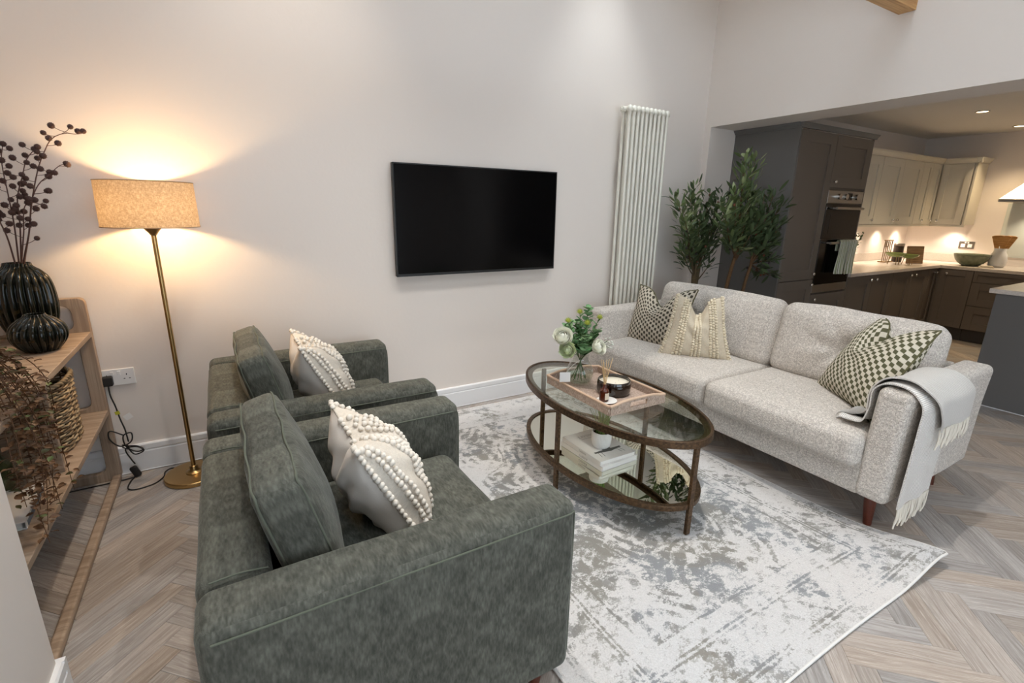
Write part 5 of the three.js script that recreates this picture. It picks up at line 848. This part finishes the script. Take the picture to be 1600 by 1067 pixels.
// framed door in the xy plane, front towards +z: frame, recessed panel, knob
function doorAt(parent, name, x0, x1, y0, y1, z, m, knob, face = 0) {
  const w = x1 - x0 - 0.004, h = y1 - y0 - 0.004, s = Math.min(0.085, w * 0.22, h * 0.3), T = 0.02, o = new THREE.Group();
  const g = merge([box(s, h, T, -w / 2 + s / 2, 0, 0, 0.0015), box(s, h, T, w / 2 - s / 2, 0, 0, 0.0015), box(w - 2 * s, s, T, 0, h / 2 - s / 2, 0, 0.0015), box(w - 2 * s, s, T, 0, -h / 2 + s / 2, 0, 0.0015)]);
  const d = part(name, g, m, parent), p = [(x0 + x1) / 2, (y0 + y1) / 2];
  if (face) { d.position.set(z, p[1], p[0]); d.rotation.y = -Math.PI / 2; } else d.position.set(p[0], p[1], z);
  part('door_panel', box(w - 2 * s + 0.006, h - 2 * s + 0.006, 0.008, 0, 0, -0.004, 0.001), m, d);
  if (knob) { const k = part('knob', knobG, M.chrome, d); k.rotation.x = Math.PI / 2; k.position.set(knob[0] * (w / 2 - 0.035), knob[1] * (h / 2 - 0.045), T / 2 - 0.002); }
  return d;
}
{
  const G = M.grey, Z = 0.62, ZD = 0.632;
  let t = thing('larder_cabinet', 'tall slate-sided grey larder cabinet beside the kitchen opening', 'cabinet', [0, 0, 0]);
  part('side_panel', slab(4.042, 4.062, 0, 2.058, 0.004, Z + 0.022, 0.0015), M.greyBlue, t);
  part('carcass', slab(4.064, 4.60, 0.12, 2.055, 0.004, Z - 0.002, 0.001), G, t);
  doorAt(t, 'door', 4.064, 4.60, 0.832, 2.050, ZD, G, [0.98, -1]); doorAt(t, 'door', 4.064, 4.60, 0.13, 0.828, ZD, G, [0.98, 1]);
  part('plinth', slab(4.064, 4.60, 0, 0.118, 0.03, Z - 0.05, 0.001), M.plinth, t);
  t = thing('oven_tower', 'tall grey cabinet housing the built-in double oven', 'cabinet', [0, 0, 0]);
  part('carcass', merge([slab(4.602, 5.20, 0.12, 0.69, 0.004, Z - 0.002, 0.001), slab(4.602, 5.20, 1.605, 2.055, 0.004, Z - 0.002, 0.001), slab(4.602, 4.612, 0.69, 1.605, 0.004, Z - 0.002, 0.001), slab(5.19, 5.20, 0.69, 1.605, 0.004, Z - 0.002, 0.001), slab(4.61, 5.19, 0.69, 1.605, 0.004, 0.02, 0.001)]), G, t);
  part('side_panel', slab(5.201, 5.216, 0, 2.055, 0.004, Z + 0.02, 0.001), G, t);
  doorAt(t, 'door', 4.602, 5.20, 1.625, 2.050, ZD, G, [-0.96, -1]); doorAt(t, 'door', 4.602, 5.20, 0.13, 0.685, ZD, G, [-0.96, 1]);
  part('plinth', slab(4.602, 5.20, 0, 0.118, 0.03, Z - 0.05, 0.001), M.plinth, t);
  // cornice over the two tall units
  const cor = (pts) => { const s = new THREE.Shape([[0, 0], [0.018, 0], [0.024, 0.012], [0.038, 0.026], [0.042, 0.036], [0, 0.036]].map(([a, b]) => new THREE.Vector2(a, b))); return s; };
  const corn = (x, z) => boxUV(new THREE.ExtrudeGeometry(cor(), { depth: x, bevelEnabled: false }));
  solo('cornice', merge([boxUV(new THREE.ExtrudeGeometry(cor(), { depth: 1.21, bevelEnabled: false }).rotateY(-Math.PI / 2).translate(5.235, 2.058, Z + 0.012)), boxUV(new THREE.ExtrudeGeometry(cor(), { depth: 0.64, bevelEnabled: false }).rotateY(Math.PI).translate(4.050, 2.058, Z + 0.024))]), M.greyBlue, 'dark grey cornice moulding along the top of the tall cabinets', 'cornice');
  // double oven
  t = thing('double_oven', 'black and steel built-in double oven with a towel on its lower handle', 'oven', [0, 0, 0]);
  const zo = 0.642;
  part('body', slab(4.615, 5.188, 0.70, 1.60, 0.03, Z, 0.002), M.steelDark, t);
  part('control_panel', slab(4.605, 5.197, 1.497, 1.602, Z, zo, 0.002), M.steel, t);
  for (const x of [4.76, 4.87, 5.06]) part('dial', new THREE.CylinderGeometry(0.024, 0.027, 0.028, 22).rotateX(Math.PI / 2).translate(x, 1.552, zo + 0.014), M.chrome, t);
  part('display', slab(4.925, 5.005, 1.525, 1.585, zo, zo + 0.002, 0.0005), M.ovenGlass, t);
  const bar = (y) => merge([new THREE.CylinderGeometry(0.011, 0.011, 0.46, 16).rotateZ(Math.PI / 2).translate(4.92, y, zo + 0.045), box(0.014, 0.014, 0.046, 4.72, y, zo + 0.022), box(0.014, 0.014, 0.046, 5.12, y, zo + 0.022)]);
  const d1 = part('upper_door', slab(4.607, 5.195, 1.185, 1.490, Z, zo, 0.002), M.ovenGlass, t); part('handle', bar(1.452), M.steel, d1); part('window_pane', slab(4.70, 5.10, 1.23, 1.40, zo, zo + 0.0012, 0.0004), std({ name: 'oven_window', color: 0x1d1814, roughness: 0.15 }), d1);
  const d2 = part('lower_door', slab(4.607, 5.195, 0.775, 1.178, Z, zo, 0.002), M.ovenGlass, t); part('handle', bar(1.150), M.steel, d2);
  part('base_trim', slab(4.607, 5.195, 0.70, 0.770, Z, zo, 0.002), M.steel, t);
  // towel folded over the handle
  const tw = thing('tea_towel', 'green and white striped tea towel folded over the lower oven handle', 'towel', [0, 0, 0]);
  const tm = std({ name: 'striped_towel', map: tex(256, 64, (u, v, i, j) => { const s = (u * 5) % 1, n = 0.94 + 0.1 * fbm(N1, u * 64, v * 32, 2); const c = s < 0.42 ? [214, 212, 200] : s < 0.55 ? [134, 146, 96] : s < 0.62 ? [216, 214, 204] : s < 0.86 ? [124, 138, 84] : [205, 205, 194]; return c.map((q) => q * n); }), roughness: 0.95 });
  const strip = (x0, x1, len, lb, ph, off) => { const prof = (v) => { const l = len + 0.04 + lb, s = v * l; if (s < len) return [1.158 - len + s + 0.004, 0.704 + off - 0.004 * Math.sin(v * 5)]; if (s < len + 0.04) { const a = (s - len) / 0.04 * Math.PI; return [1.152 + 0.017 * Math.sin(a) + 0.01, 0.687 + (0.015 + off) * Math.cos(a)]; } return [1.158 - (s - len - 0.04), 0.670 - off]; }; return grid(24, 40, (u, v) => { const [y, z] = prof(v), fl = sst(0.45, 0, v); return V(lerp(x0 - 0.02 * fl, x1 + 0.01 * fl, u), y, z + 0.006 * Math.sin(u * 11 + ph) * (0.3 + fl)); }, (u, v) => [u, v]); };
  part('front_fold', strip(4.985, 5.125, 0.30, 0.10, 1, 0.004), tm, tw); part('middle_fold', strip(4.89, 5.01, 0.295, 0.10, 3, 0.0), tm, tw); part('back_fold', strip(4.83, 4.925, 0.29, 0.08, 5, 0.002), tm, tw);

  // base cabinets along the back wall, then round the corner
  const Y0 = 0.15, Y1 = 0.812, XB = 7.262;
  const base = (label, x0, x1, doors) => { const c = thing('base_cabinet', label, 'cabinet', [0, 0, 0]); part('carcass', slab(x0, x1, Y0, Y1, 0.004, Z - 0.002, 0.001), G, c); for (const [a, b, k] of doors) doorAt(c, 'door', a, b, Y0, Y1 - 0.004, ZD, G, k); part('plinth', slab(x0, x1, 0, Y0 - 0.002, 0.02, Z - 0.06, 0.001), M.plinth, c); };
  base('grey two-door base cabinet next to the oven tower', 5.218, 6.158, [[5.218, 5.715, [0.9, 1]], [5.715, 6.158, [-0.9, 1]]]);
  base('grey two-door base cabinet under the green footed dishes', 6.160, 7.040, [[6.160, 6.605, [0.9, 1]], [6.605, 7.040, [-0.9, 1]]]);
  base('narrow grey corner base cabinet', 7.042, 7.258, [[7.042, 7.258, [0.8, 1]]]);
  const side = (label, z0, z1, build) => { const c = thing('base_cabinet', label, 'cabinet', [0, 0, 0]); part('carcass', slab(XB + 0.002, XF - 0.004, Y0, Y1, z0, z1, 0.001), G, c); part('plinth', slab(XB + 0.06, XF - 0.03, 0, Y0 - 0.002, z0, z1, 0.001), M.plinth, c); build(c); };
  side('grey one-door base cabinet below the large bowl', 0.645, 0.975, (c) => doorAt(c, 'door', 0.675, 0.975, Y0, Y1 - 0.004, XB - 0.010, G, [-0.75, 1], 1));
  side('grey three-drawer base cabinet below the cooker hood', 0.978, 1.578, (c) => {
    for (const [a, b] of [[0.69, Y1 - 0.004], [0.425, 0.687], [Y0, 0.422]]) { const d = doorAt(c, 'drawer', 0.978, 1.578, a, b, XB - 0.010, G, null, 1); if (b < 0.7) { const h = part('cup_handle', new THREE.SphereGeometry(0.042, 18, 10, 0, Math.PI * 2, 0, Math.PI / 2).scale(1.1, 0.6, 0.55).translate(0, 0, 0.010), M.chrome, d); h.position.y = 0.0; } }
  });
  side('grey two-door base cabinet at the far end of the kitchen run', 1.581, 2.60, (c) => { doorAt(c, 'door', 1.581, 2.09, Y0, Y1 - 0.004, XB - 0.010, G, [0.8, 1], 1); doorAt(c, 'door', 2.09, 2.60, Y0, Y1 - 0.004, XB - 0.010, G, [-0.8, 1], 1); });
  // worktop and upstand
  t = thing('worktop', 'pale speckled stone worktop turning the kitchen corner with a low upstand', 'worktop', [0, 0, 0]);
  { const s = new THREE.Shape([[5.22, 0.003], [XF - 0.003, 0.003], [XF - 0.003, 2.61], [XB - 0.022, 2.61], [XB - 0.022, 0.662], [5.22, 0.662]].map(([a, b]) => new THREE.Vector2(a, -b))); part('slab', boxUV(new THREE.ExtrudeGeometry(s, { depth: 0.030, bevelEnabled: true, bevelSize: 0.002, bevelThickness: 0.002, bevelSegments: 2 }).rotateX(-Math.PI / 2).translate(0, 0.816, 0)), M.stone, t); }
  part('upstand', slab(5.22, XF - 0.02, 0.8505, 0.945, 0.002, 0.018, 0.001), M.stone, t); part('upstand', slab(XF - 0.018, XF - 0.002, 0.8505, 0.945, 0.002, 0.925, 0.001), M.stone, t);
  // wall cabinets
  const I = M.ivory, U0 = 1.302, U1 = 2.0, ZU = 0.325;
  const wallc = (label, x0, x1, doors) => { const c = thing('wall_cabinet', label, 'cabinet', [0, 0, 0]); part('carcass', slab(x0, x1, U0, U1, 0.003, ZU - 0.012, 0.001), I, c); for (const [a, b, k] of doors) doorAt(c, 'door', a, b, U0, U1, ZU, I, k); };
  wallc('ivory two-door wall cabinet beside the oven tower', 5.218, 6.158, [[5.218, 5.68, [0.9, -1]], [5.68, 6.158, [0.9, -1]]]);
  wallc('ivory two-door wall cabinet with a pair of knobs in the middle', 6.160, 7.118, [[6.160, 6.64, [0.92, -1]], [6.64, 7.118, [-0.92, -1]]]);
  wallc('ivory wall cabinet reaching into the kitchen corner', 7.120, 7.60, [[7.120, 7.36, [0.8, -1]], [7.36, 7.60, [0.9, -1]]]);
  t = thing('wall_cabinet', 'ivory one-door wall cabinet on the far wall above the large bowl', 'cabinet', [0, 0, 0]);
  part('carcass', slab(7.615, XF - 0.003, U0, U1, 0.003, 0.648, 0.001), I, t); doorAt(t, 'door', 0.345, 0.632, U0, U1, 7.605, I, [-0.8, -1], 1); part('end_panel', slab(7.595, XF - 0.003, U0, U1, 0.649, 0.667, 0.001), I, t);
  const cs = () => new THREE.Shape([[0, 0], [0.014, 0], [0.020, 0.014], [0.042, 0.040], [0.046, 0.056], [0, 0.056]].map(([a, b]) => new THREE.Vector2(a, b)));
  solo('cornice', merge([boxUV(new THREE.ExtrudeGeometry(cs(), { depth: 2.38, bevelEnabled: false }).rotateY(-Math.PI / 2).translate(7.598, U1 + 0.001, ZU + 0.004)), boxUV(new THREE.ExtrudeGeometry(cs(), { depth: 0.39, bevelEnabled: false }).rotateY(Math.PI).translate(7.600, U1 + 0.001, 0.70)), boxUV(new THREE.ExtrudeGeometry(cs(), { depth: 0.34, bevelEnabled: false }).rotateY(-Math.PI / 2).translate(XF - 0.004, U1 + 0.001, 0.660))]), I, 'ivory cornice moulding along the top of the wall cabinets', 'cornice');
  solo('pelmet', merge([slab(5.218, 7.60, 1.277, 1.301, ZU - 0.018, ZU + 0.004, 0.001), slab(7.597, 7.617, 1.277, 1.301, ZU + 0.006, 0.667, 0.001)]), I, 'ivory light pelmet along the underside of the wall cabinets', 'pelmet');
  // island
  t = thing('island', 'kitchen island with a slate end panel and pale stone top', 'island', [0, 0, 0]);
  part('end_panel', slab(4.90, 4.92, 0, 0.856, 1.80, 4.3, 0.001), M.greyBlue, t); part('carcass', slab(4.921, 5.80, 0.10, 0.856, 1.80, 4.3, 0.001), G, t);
  part('worktop', slab(4.872, 5.83, 0.8565, 0.890, 1.765, 4.33, 0.003), M.stone, t);
  part('sealant', slab(4.894, 4.8995, 0, 0.006, 1.80, 4.3, 0.001), M.trim, t);
  // hood, splashback, sockets
  t = thing('cooker_hood', 'steel chimney cooker hood above the far worktop', 'hood', [0, 0, 0]);
  { const z0 = 0.965, z1 = 1.565, x0 = 7.42, x1 = XF - 0.002, y = 1.560; part('canopy_rim', slab(x0, x1, y, y + 0.032, z0, z1, 0.002), M.steel, t);
    const A = [[x0 + 0.004, y + 0.032, z0 + 0.004], [x1, y + 0.032, z0 + 0.004], [x1, y + 0.032, z1 - 0.004], [x0 + 0.004, y + 0.032, z1 - 0.004]], B = [[x1 - 0.26, y + 0.25, 1.135], [x1, y + 0.25, 1.135], [x1, y + 0.25, 1.395], [x1 - 0.26, y + 0.25, 1.395]], pos = [];
    for (let i = 0; i < 4; i++) { const j = (i + 1) % 4; pos.push(...A[i], ...B[j], ...B[i], ...A[i], ...A[j], ...B[j]); } const g = new THREE.BufferGeometry(); g.setAttribute('position', new THREE.Float32BufferAttribute(pos, 3)); g.computeVertexNormals();
    part('canopy', boxUV(g), M.steel, t); part('chimney', slab(x1 - 0.25, x1, y + 0.25, 2.339, 1.14, 1.39, 0.002), M.steel, t); }
  solo('splashback', slab(XF - 0.008, XF - 0.001, 0.948, 1.556, 0.93, 1.60, 0.001), M.splash, 'pale glass splashback on the far wall under the cooker hood', 'splashback');
  const sock = (label, w, p, turn, n) => { const s = thing('wall_socket', label, 'socket', p, turn); part('plate', box(w, 0.086, 0.006, 0, 0, 0.003, 0.002), M.steelDark, s); for (let i = 0; i < n; i++) { const x = n > 1 ? (i - 0.5) * 0.066 : 0; part('insert', box(0.042, 0.040, 0.003, x, -0.008, 0.006, 0.001), M.whitePlastic, s); part('rocker', box(0.016, 0.016, 0.003, x * 0.4 , 0.028, 0.006, 0.001), M.whitePlastic, s); } };
  sock('steel single wall socket on the back kitchen wall', 0.09, [7.43, 1.045, 0.001], 0, 1);
  sock('steel double wall socket on the far kitchen wall above the large bowl', 0.150, [XF - 0.001, 1.063, 0.650], -Math.PI / 2, 2);
}
// things on the worktop
const WT = 0.8485;
{
  solo('large_bowl', lathe([[0, 0], [0.075, 0], [0.082, 0.008], [0.115, 0.030], [0.145, 0.068], [0.162, 0.115], [0.166, 0.132], [0.160, 0.133], [0.155, 0.115], [0.138, 0.072], [0.108, 0.038], [0.0, 0.02]], 56), std({ name: 'sage_stoneware', map: tex(256, 128, (u, v) => { const n = fbm(N1, u * 32, v * 16, 4); return mixc([92, 98, 76], [146, 150, 124], n); }), roughness: 0.35 }), 'large sage-green stoneware bowl on the far worktop', 'bowl', [7.50, WT, 0.845]);
  const foot = (label, x, z, h, r) => { const t = thing('footed_dish', label, 'dish', [x, WT, z]), gg = phy({ name: 'green_glass', color: 0x93a55e, roughness: 0.12, transmission: 0.45, thickness: 0 }); part('bowl', lathe([[0, h - 0.05], [r * 0.5, h - 0.045], [r * 0.9, h - 0.02], [r, h], [r * 0.96, h], [r * 0.85, h - 0.016], [0, h - 0.042]], 30), gg, t); for (let k = 0; k < 3; k++) { const a = k * 2.09 + 0.4; part('leg', tube([[r * 0.45 * Math.cos(a), h - 0.045, r * 0.45 * Math.sin(a)], [r * 0.6 * Math.cos(a), 0.004, r * 0.6 * Math.sin(a)]], 0.004, 6, 6), M.brassDark, t); } };
  foot('pale green footed dish on the back worktop, left of the other one', 6.72, 0.40, 0.135, 0.105);
  foot('pale green footed dish nearest the wooden board', 6.86, 0.48, 0.120, 0.095);
  const rk = thing('utensil_rack', 'dark wire rack with upright rods behind the green dishes', 'rack', [6.98, WT, 0.20]);
  part('base', slab(-0.10, 0.10, 0, 0.012, -0.04, 0.04, 0.002), M.brassDark, rk); for (let i = 0; i < 5; i++) part('rod', cyl(0.005, 0.005, 0.25, -0.09 + i * 0.045, 0.131, 0, 8), M.brassDark, rk); part('top_bar', slab(-0.11, 0.11, 0.255, 0.266, -0.006, 0.006, 0.001), M.brassDark, rk);
  const can = thing('canister', 'dark brown canister next to the wire rack', 'canister', [7.17, WT, 0.24]); part('body', lathe([[0, 0], [0.05, 0], [0.052, 0.01], [0.052, 0.19], [0, 0.19]], 28), std({ name: 'dark_canister', color: 0x3a2f28, roughness: 0.35 }), can); part('lid', lathe([[0, 0.191], [0.054, 0.191], [0.054, 0.215], [0.048, 0.222], [0, 0.222]], 28), M.steelDark, can);
  solo('chopping_board', box(0.20, 0.205, 0.022, 0, 0.1025, 0, 0.006).rotateX(-0.14).translate(0, 0.003, 0), M.boardWood, 'brown wooden chopping board standing on the back worktop', 'board', [7.055, WT, 0.47], R(-28));
  const j = thing('utensil_jug', 'white ceramic jug holding wooden utensils beside the large bowl', 'jug', [7.60, WT, 1.045]);
  part('body', lathe([[0, 0], [0.060, 0], [0.075, 0.02], [0.082, 0.075], [0.070, 0.14], [0.052, 0.175], [0.056, 0.21], [0.051, 0.21], [0.047, 0.175], [0.06, 0.14], [0, 0.1]], 36), M.white, j);
  [['round-headed wooden spoon standing in the white jug', -0.03, -0.035], ['wide wooden spatula standing upright in the white jug', 0.0, 0.01], ['slotted wooden spoon leaning right in the white jug', 0.03, 0.05]].forEach(([label, x, z], i) => { const s = thing('wooden_spoon', label, 'utensil', [7.60, WT + 0.11, 1.045]); part('handle', tube([[-x * 0.3, 0, -z * 0.3], [x * 0.7, 0.13, z * 0.7]], 0.006, 6, 7), M.spoon, s); part('head', (() => { const q = new THREE.Shape([[-0.014, -0.075], [0.014, -0.075], [0.050, 0.055], [0.03, 0.065], [-0.03, 0.065], [-0.050, 0.055]].map(([a, b]) => new THREE.Vector2(a, b))); return boxUV(new THREE.ExtrudeGeometry(q, { depth: 0.006, bevelEnabled: true, bevelSize: 0.002, bevelThickness: 0.002, bevelSegments: 1 }).rotateY(-Math.PI / 2 + 0.4).rotateX(z * 2).translate(x, 0.175, z)); })(), M.spoon, s); });
  const cl = thing('folded_cloth', 'small folded cream cloth lying on the worktop by the jug', 'cloth', [7.42, WT + 0.0005, 1.01], R(20)); part('layers', merge([soft(0.15, 0.010, 0.13, 0.004, { res: 0.03 }).translate(0, 0.005, 0), soft(0.13, 0.009, 0.10, 0.004, { res: 0.03 }).translate(-0.005, 0.0145, 0.005)]), M.tan, cl);
  const sp = thing('potted_sprig', 'small leafy green sprig in a pot beyond the oven tower', 'plant', [5.90, WT, 0.30]), rnd = rng(909);
  part('pot', lathe([[0, 0], [0.035, 0], [0.045, 0.08], [0.04, 0.08], [0, 0.07]], 24), M.white, sp);
  const lf = grid(3, 5, (u, v) => V((u - 0.5) * 0.5 * Math.sin(Math.PI * v), v, 0.2 * v * v)), lfm = std({ name: 'sprig_leaf', color: 0x5d7042, roughness: 0.6 });
  for (let i = 0; i < 9; i++) { const a = i * 2.4, tip = V(Math.cos(a) * 0.10, 0.24 + 0.12 * rnd(), Math.sin(a) * 0.08); part('stem', tube([[0, 0.06, 0], [tip.x * 0.5, tip.y * 0.7, tip.z * 0.5], tip], 0.0018, 8, 5), lfm, sp); for (let k = 0; k < 6; k++) { const l = part('leaf', lf, lfm, sp); l.position.set(tip.x * (0.4 + 0.12 * k), 0.06 + (tip.y - 0.06) * (0.4 + 0.12 * k), tip.z * (0.4 + 0.12 * k)); orient(l, V(Math.cos(a + k * 2), 0.2, Math.sin(a + k * 2)), V(Math.sin(a + k * 2), 0.4, Math.cos(a + k * 2))); l.scale.setScalar(0.045); } }
}
// ================================================================ FITTED LIGHTS
function downlight(name, label, p, dir, color, power, angle, pen, r, glowK, group) {
  const t = thing(name, label, 'light', p, 0, group), q = new THREE.Quaternion().setFromUnitVectors(V(0, -1, 0), V(...dir).normalize());
  const k = new THREE.Group(); k.quaternion.copy(q);
  part('trim_ring', lathe([[r, 0], [r * 1.28, 0], [r * 1.34, -0.003], [r * 1.25, -0.007], [r * 0.98, -0.004], [r * 0.98, 0.002]], 32).applyQuaternion(q), M.steel, t);
  part('lens', cyl(r * 0.97, r * 0.97, 0.002, 0, -0.0015, 0, 28).applyQuaternion(q), glow(...color, glowK), t);
  const l = new THREE.SpotLight(new THREE.Color().setRGB(...color), power, 0, angle, pen, 2); l.position.copy(V(0, -0.012, 0).applyQuaternion(q)); l.target.position.copy(V(0, -1, 0).applyQuaternion(q)); l.castShadow = true; l.shadow.radius = 1.6; t.add(l); t.add(l.target);
  return t;
}
{
  const warm = [1.0, 0.90, 0.78], white = [1.0, 0.95, 0.88], kw = [1.0, 0.77, 0.48];
  const under = (x) => roofY(x) - 0.003, sl = (x) => x < 1.3 ? [-0.32, 1, 0] : [0.32, 1, 0];
  [['ceiling spotlight over the armchairs by the television wall', 0.42, 0.42], ['ceiling spotlight above the radiator by the television wall', 2.5, 0.40]].forEach(([label, x, z]) => downlight('ceiling_spotlight', label, [x, under(x), z], [0, -1, -0.03], x > 1 ? [0.90, 0.97, 1.0] : warm, LAMP.wall * (x > 1 ? 0.75 : 1), R(30), 0.85, 0.04, 6));
  [['ceiling spotlight over the armchair side of the room', 0.45, 1.55], ['ceiling spotlight above the coffee table', 1.6, 1.8], ['ceiling spotlight over the glazed doors on the left', -0.1, 4.4], ['ceiling spotlight over the glazed doors on the right', 2.7, 4.4]].forEach(([label, x, z]) => downlight('ceiling_spotlight', label, [x, under(x), z], [0, -1, 0], white, LAMP.room * (z > 3 ? 0.75 : x < 1 ? 0.6 : 1.25), R(42), 0.8, 0.04, 6));
  [['kitchen downlight nearest the opening', 6.22, 1.03], ['kitchen downlight near the far wall', 7.48, 0.96], ['kitchen downlight over the island near the opening', 5.2, 2.9], ['kitchen downlight over the island near the far wall', 6.8, 2.9]].forEach(([label, x, z]) => downlight('kitchen_downlight', label, [x, 2.339, z], [0, -1, 0], kw, LAMP.kitchen, R(50), 0.8, 0.042, 8));
  [['puck light under the ivory cabinet nearest the oven', 6.55, 0.12], ['second puck light under the ivory cabinets', 7.1, 0.12], ['puck light under the ivory corner cabinet', 7.6, 0.12], ['puck light under the ivory cabinet on the far wall', 7.78, 0.52]].forEach(([label, x, z]) => downlight('cabinet_light', label, [x, 1.2995, z], [0, -1, 0], [1.0, 0.84, 0.66], LAMP.counter, R(62), 0.7, 0.026, 8));
  downlight('hood_light', 'light in the underside of the cooker hood', [7.72, 1.558, 1.25], [0, -1, 0], [1.0, 0.84, 0.62], LAMP.hood, R(60), 0.6, 0.025, 8);
}
renderer.render(scene, camera);
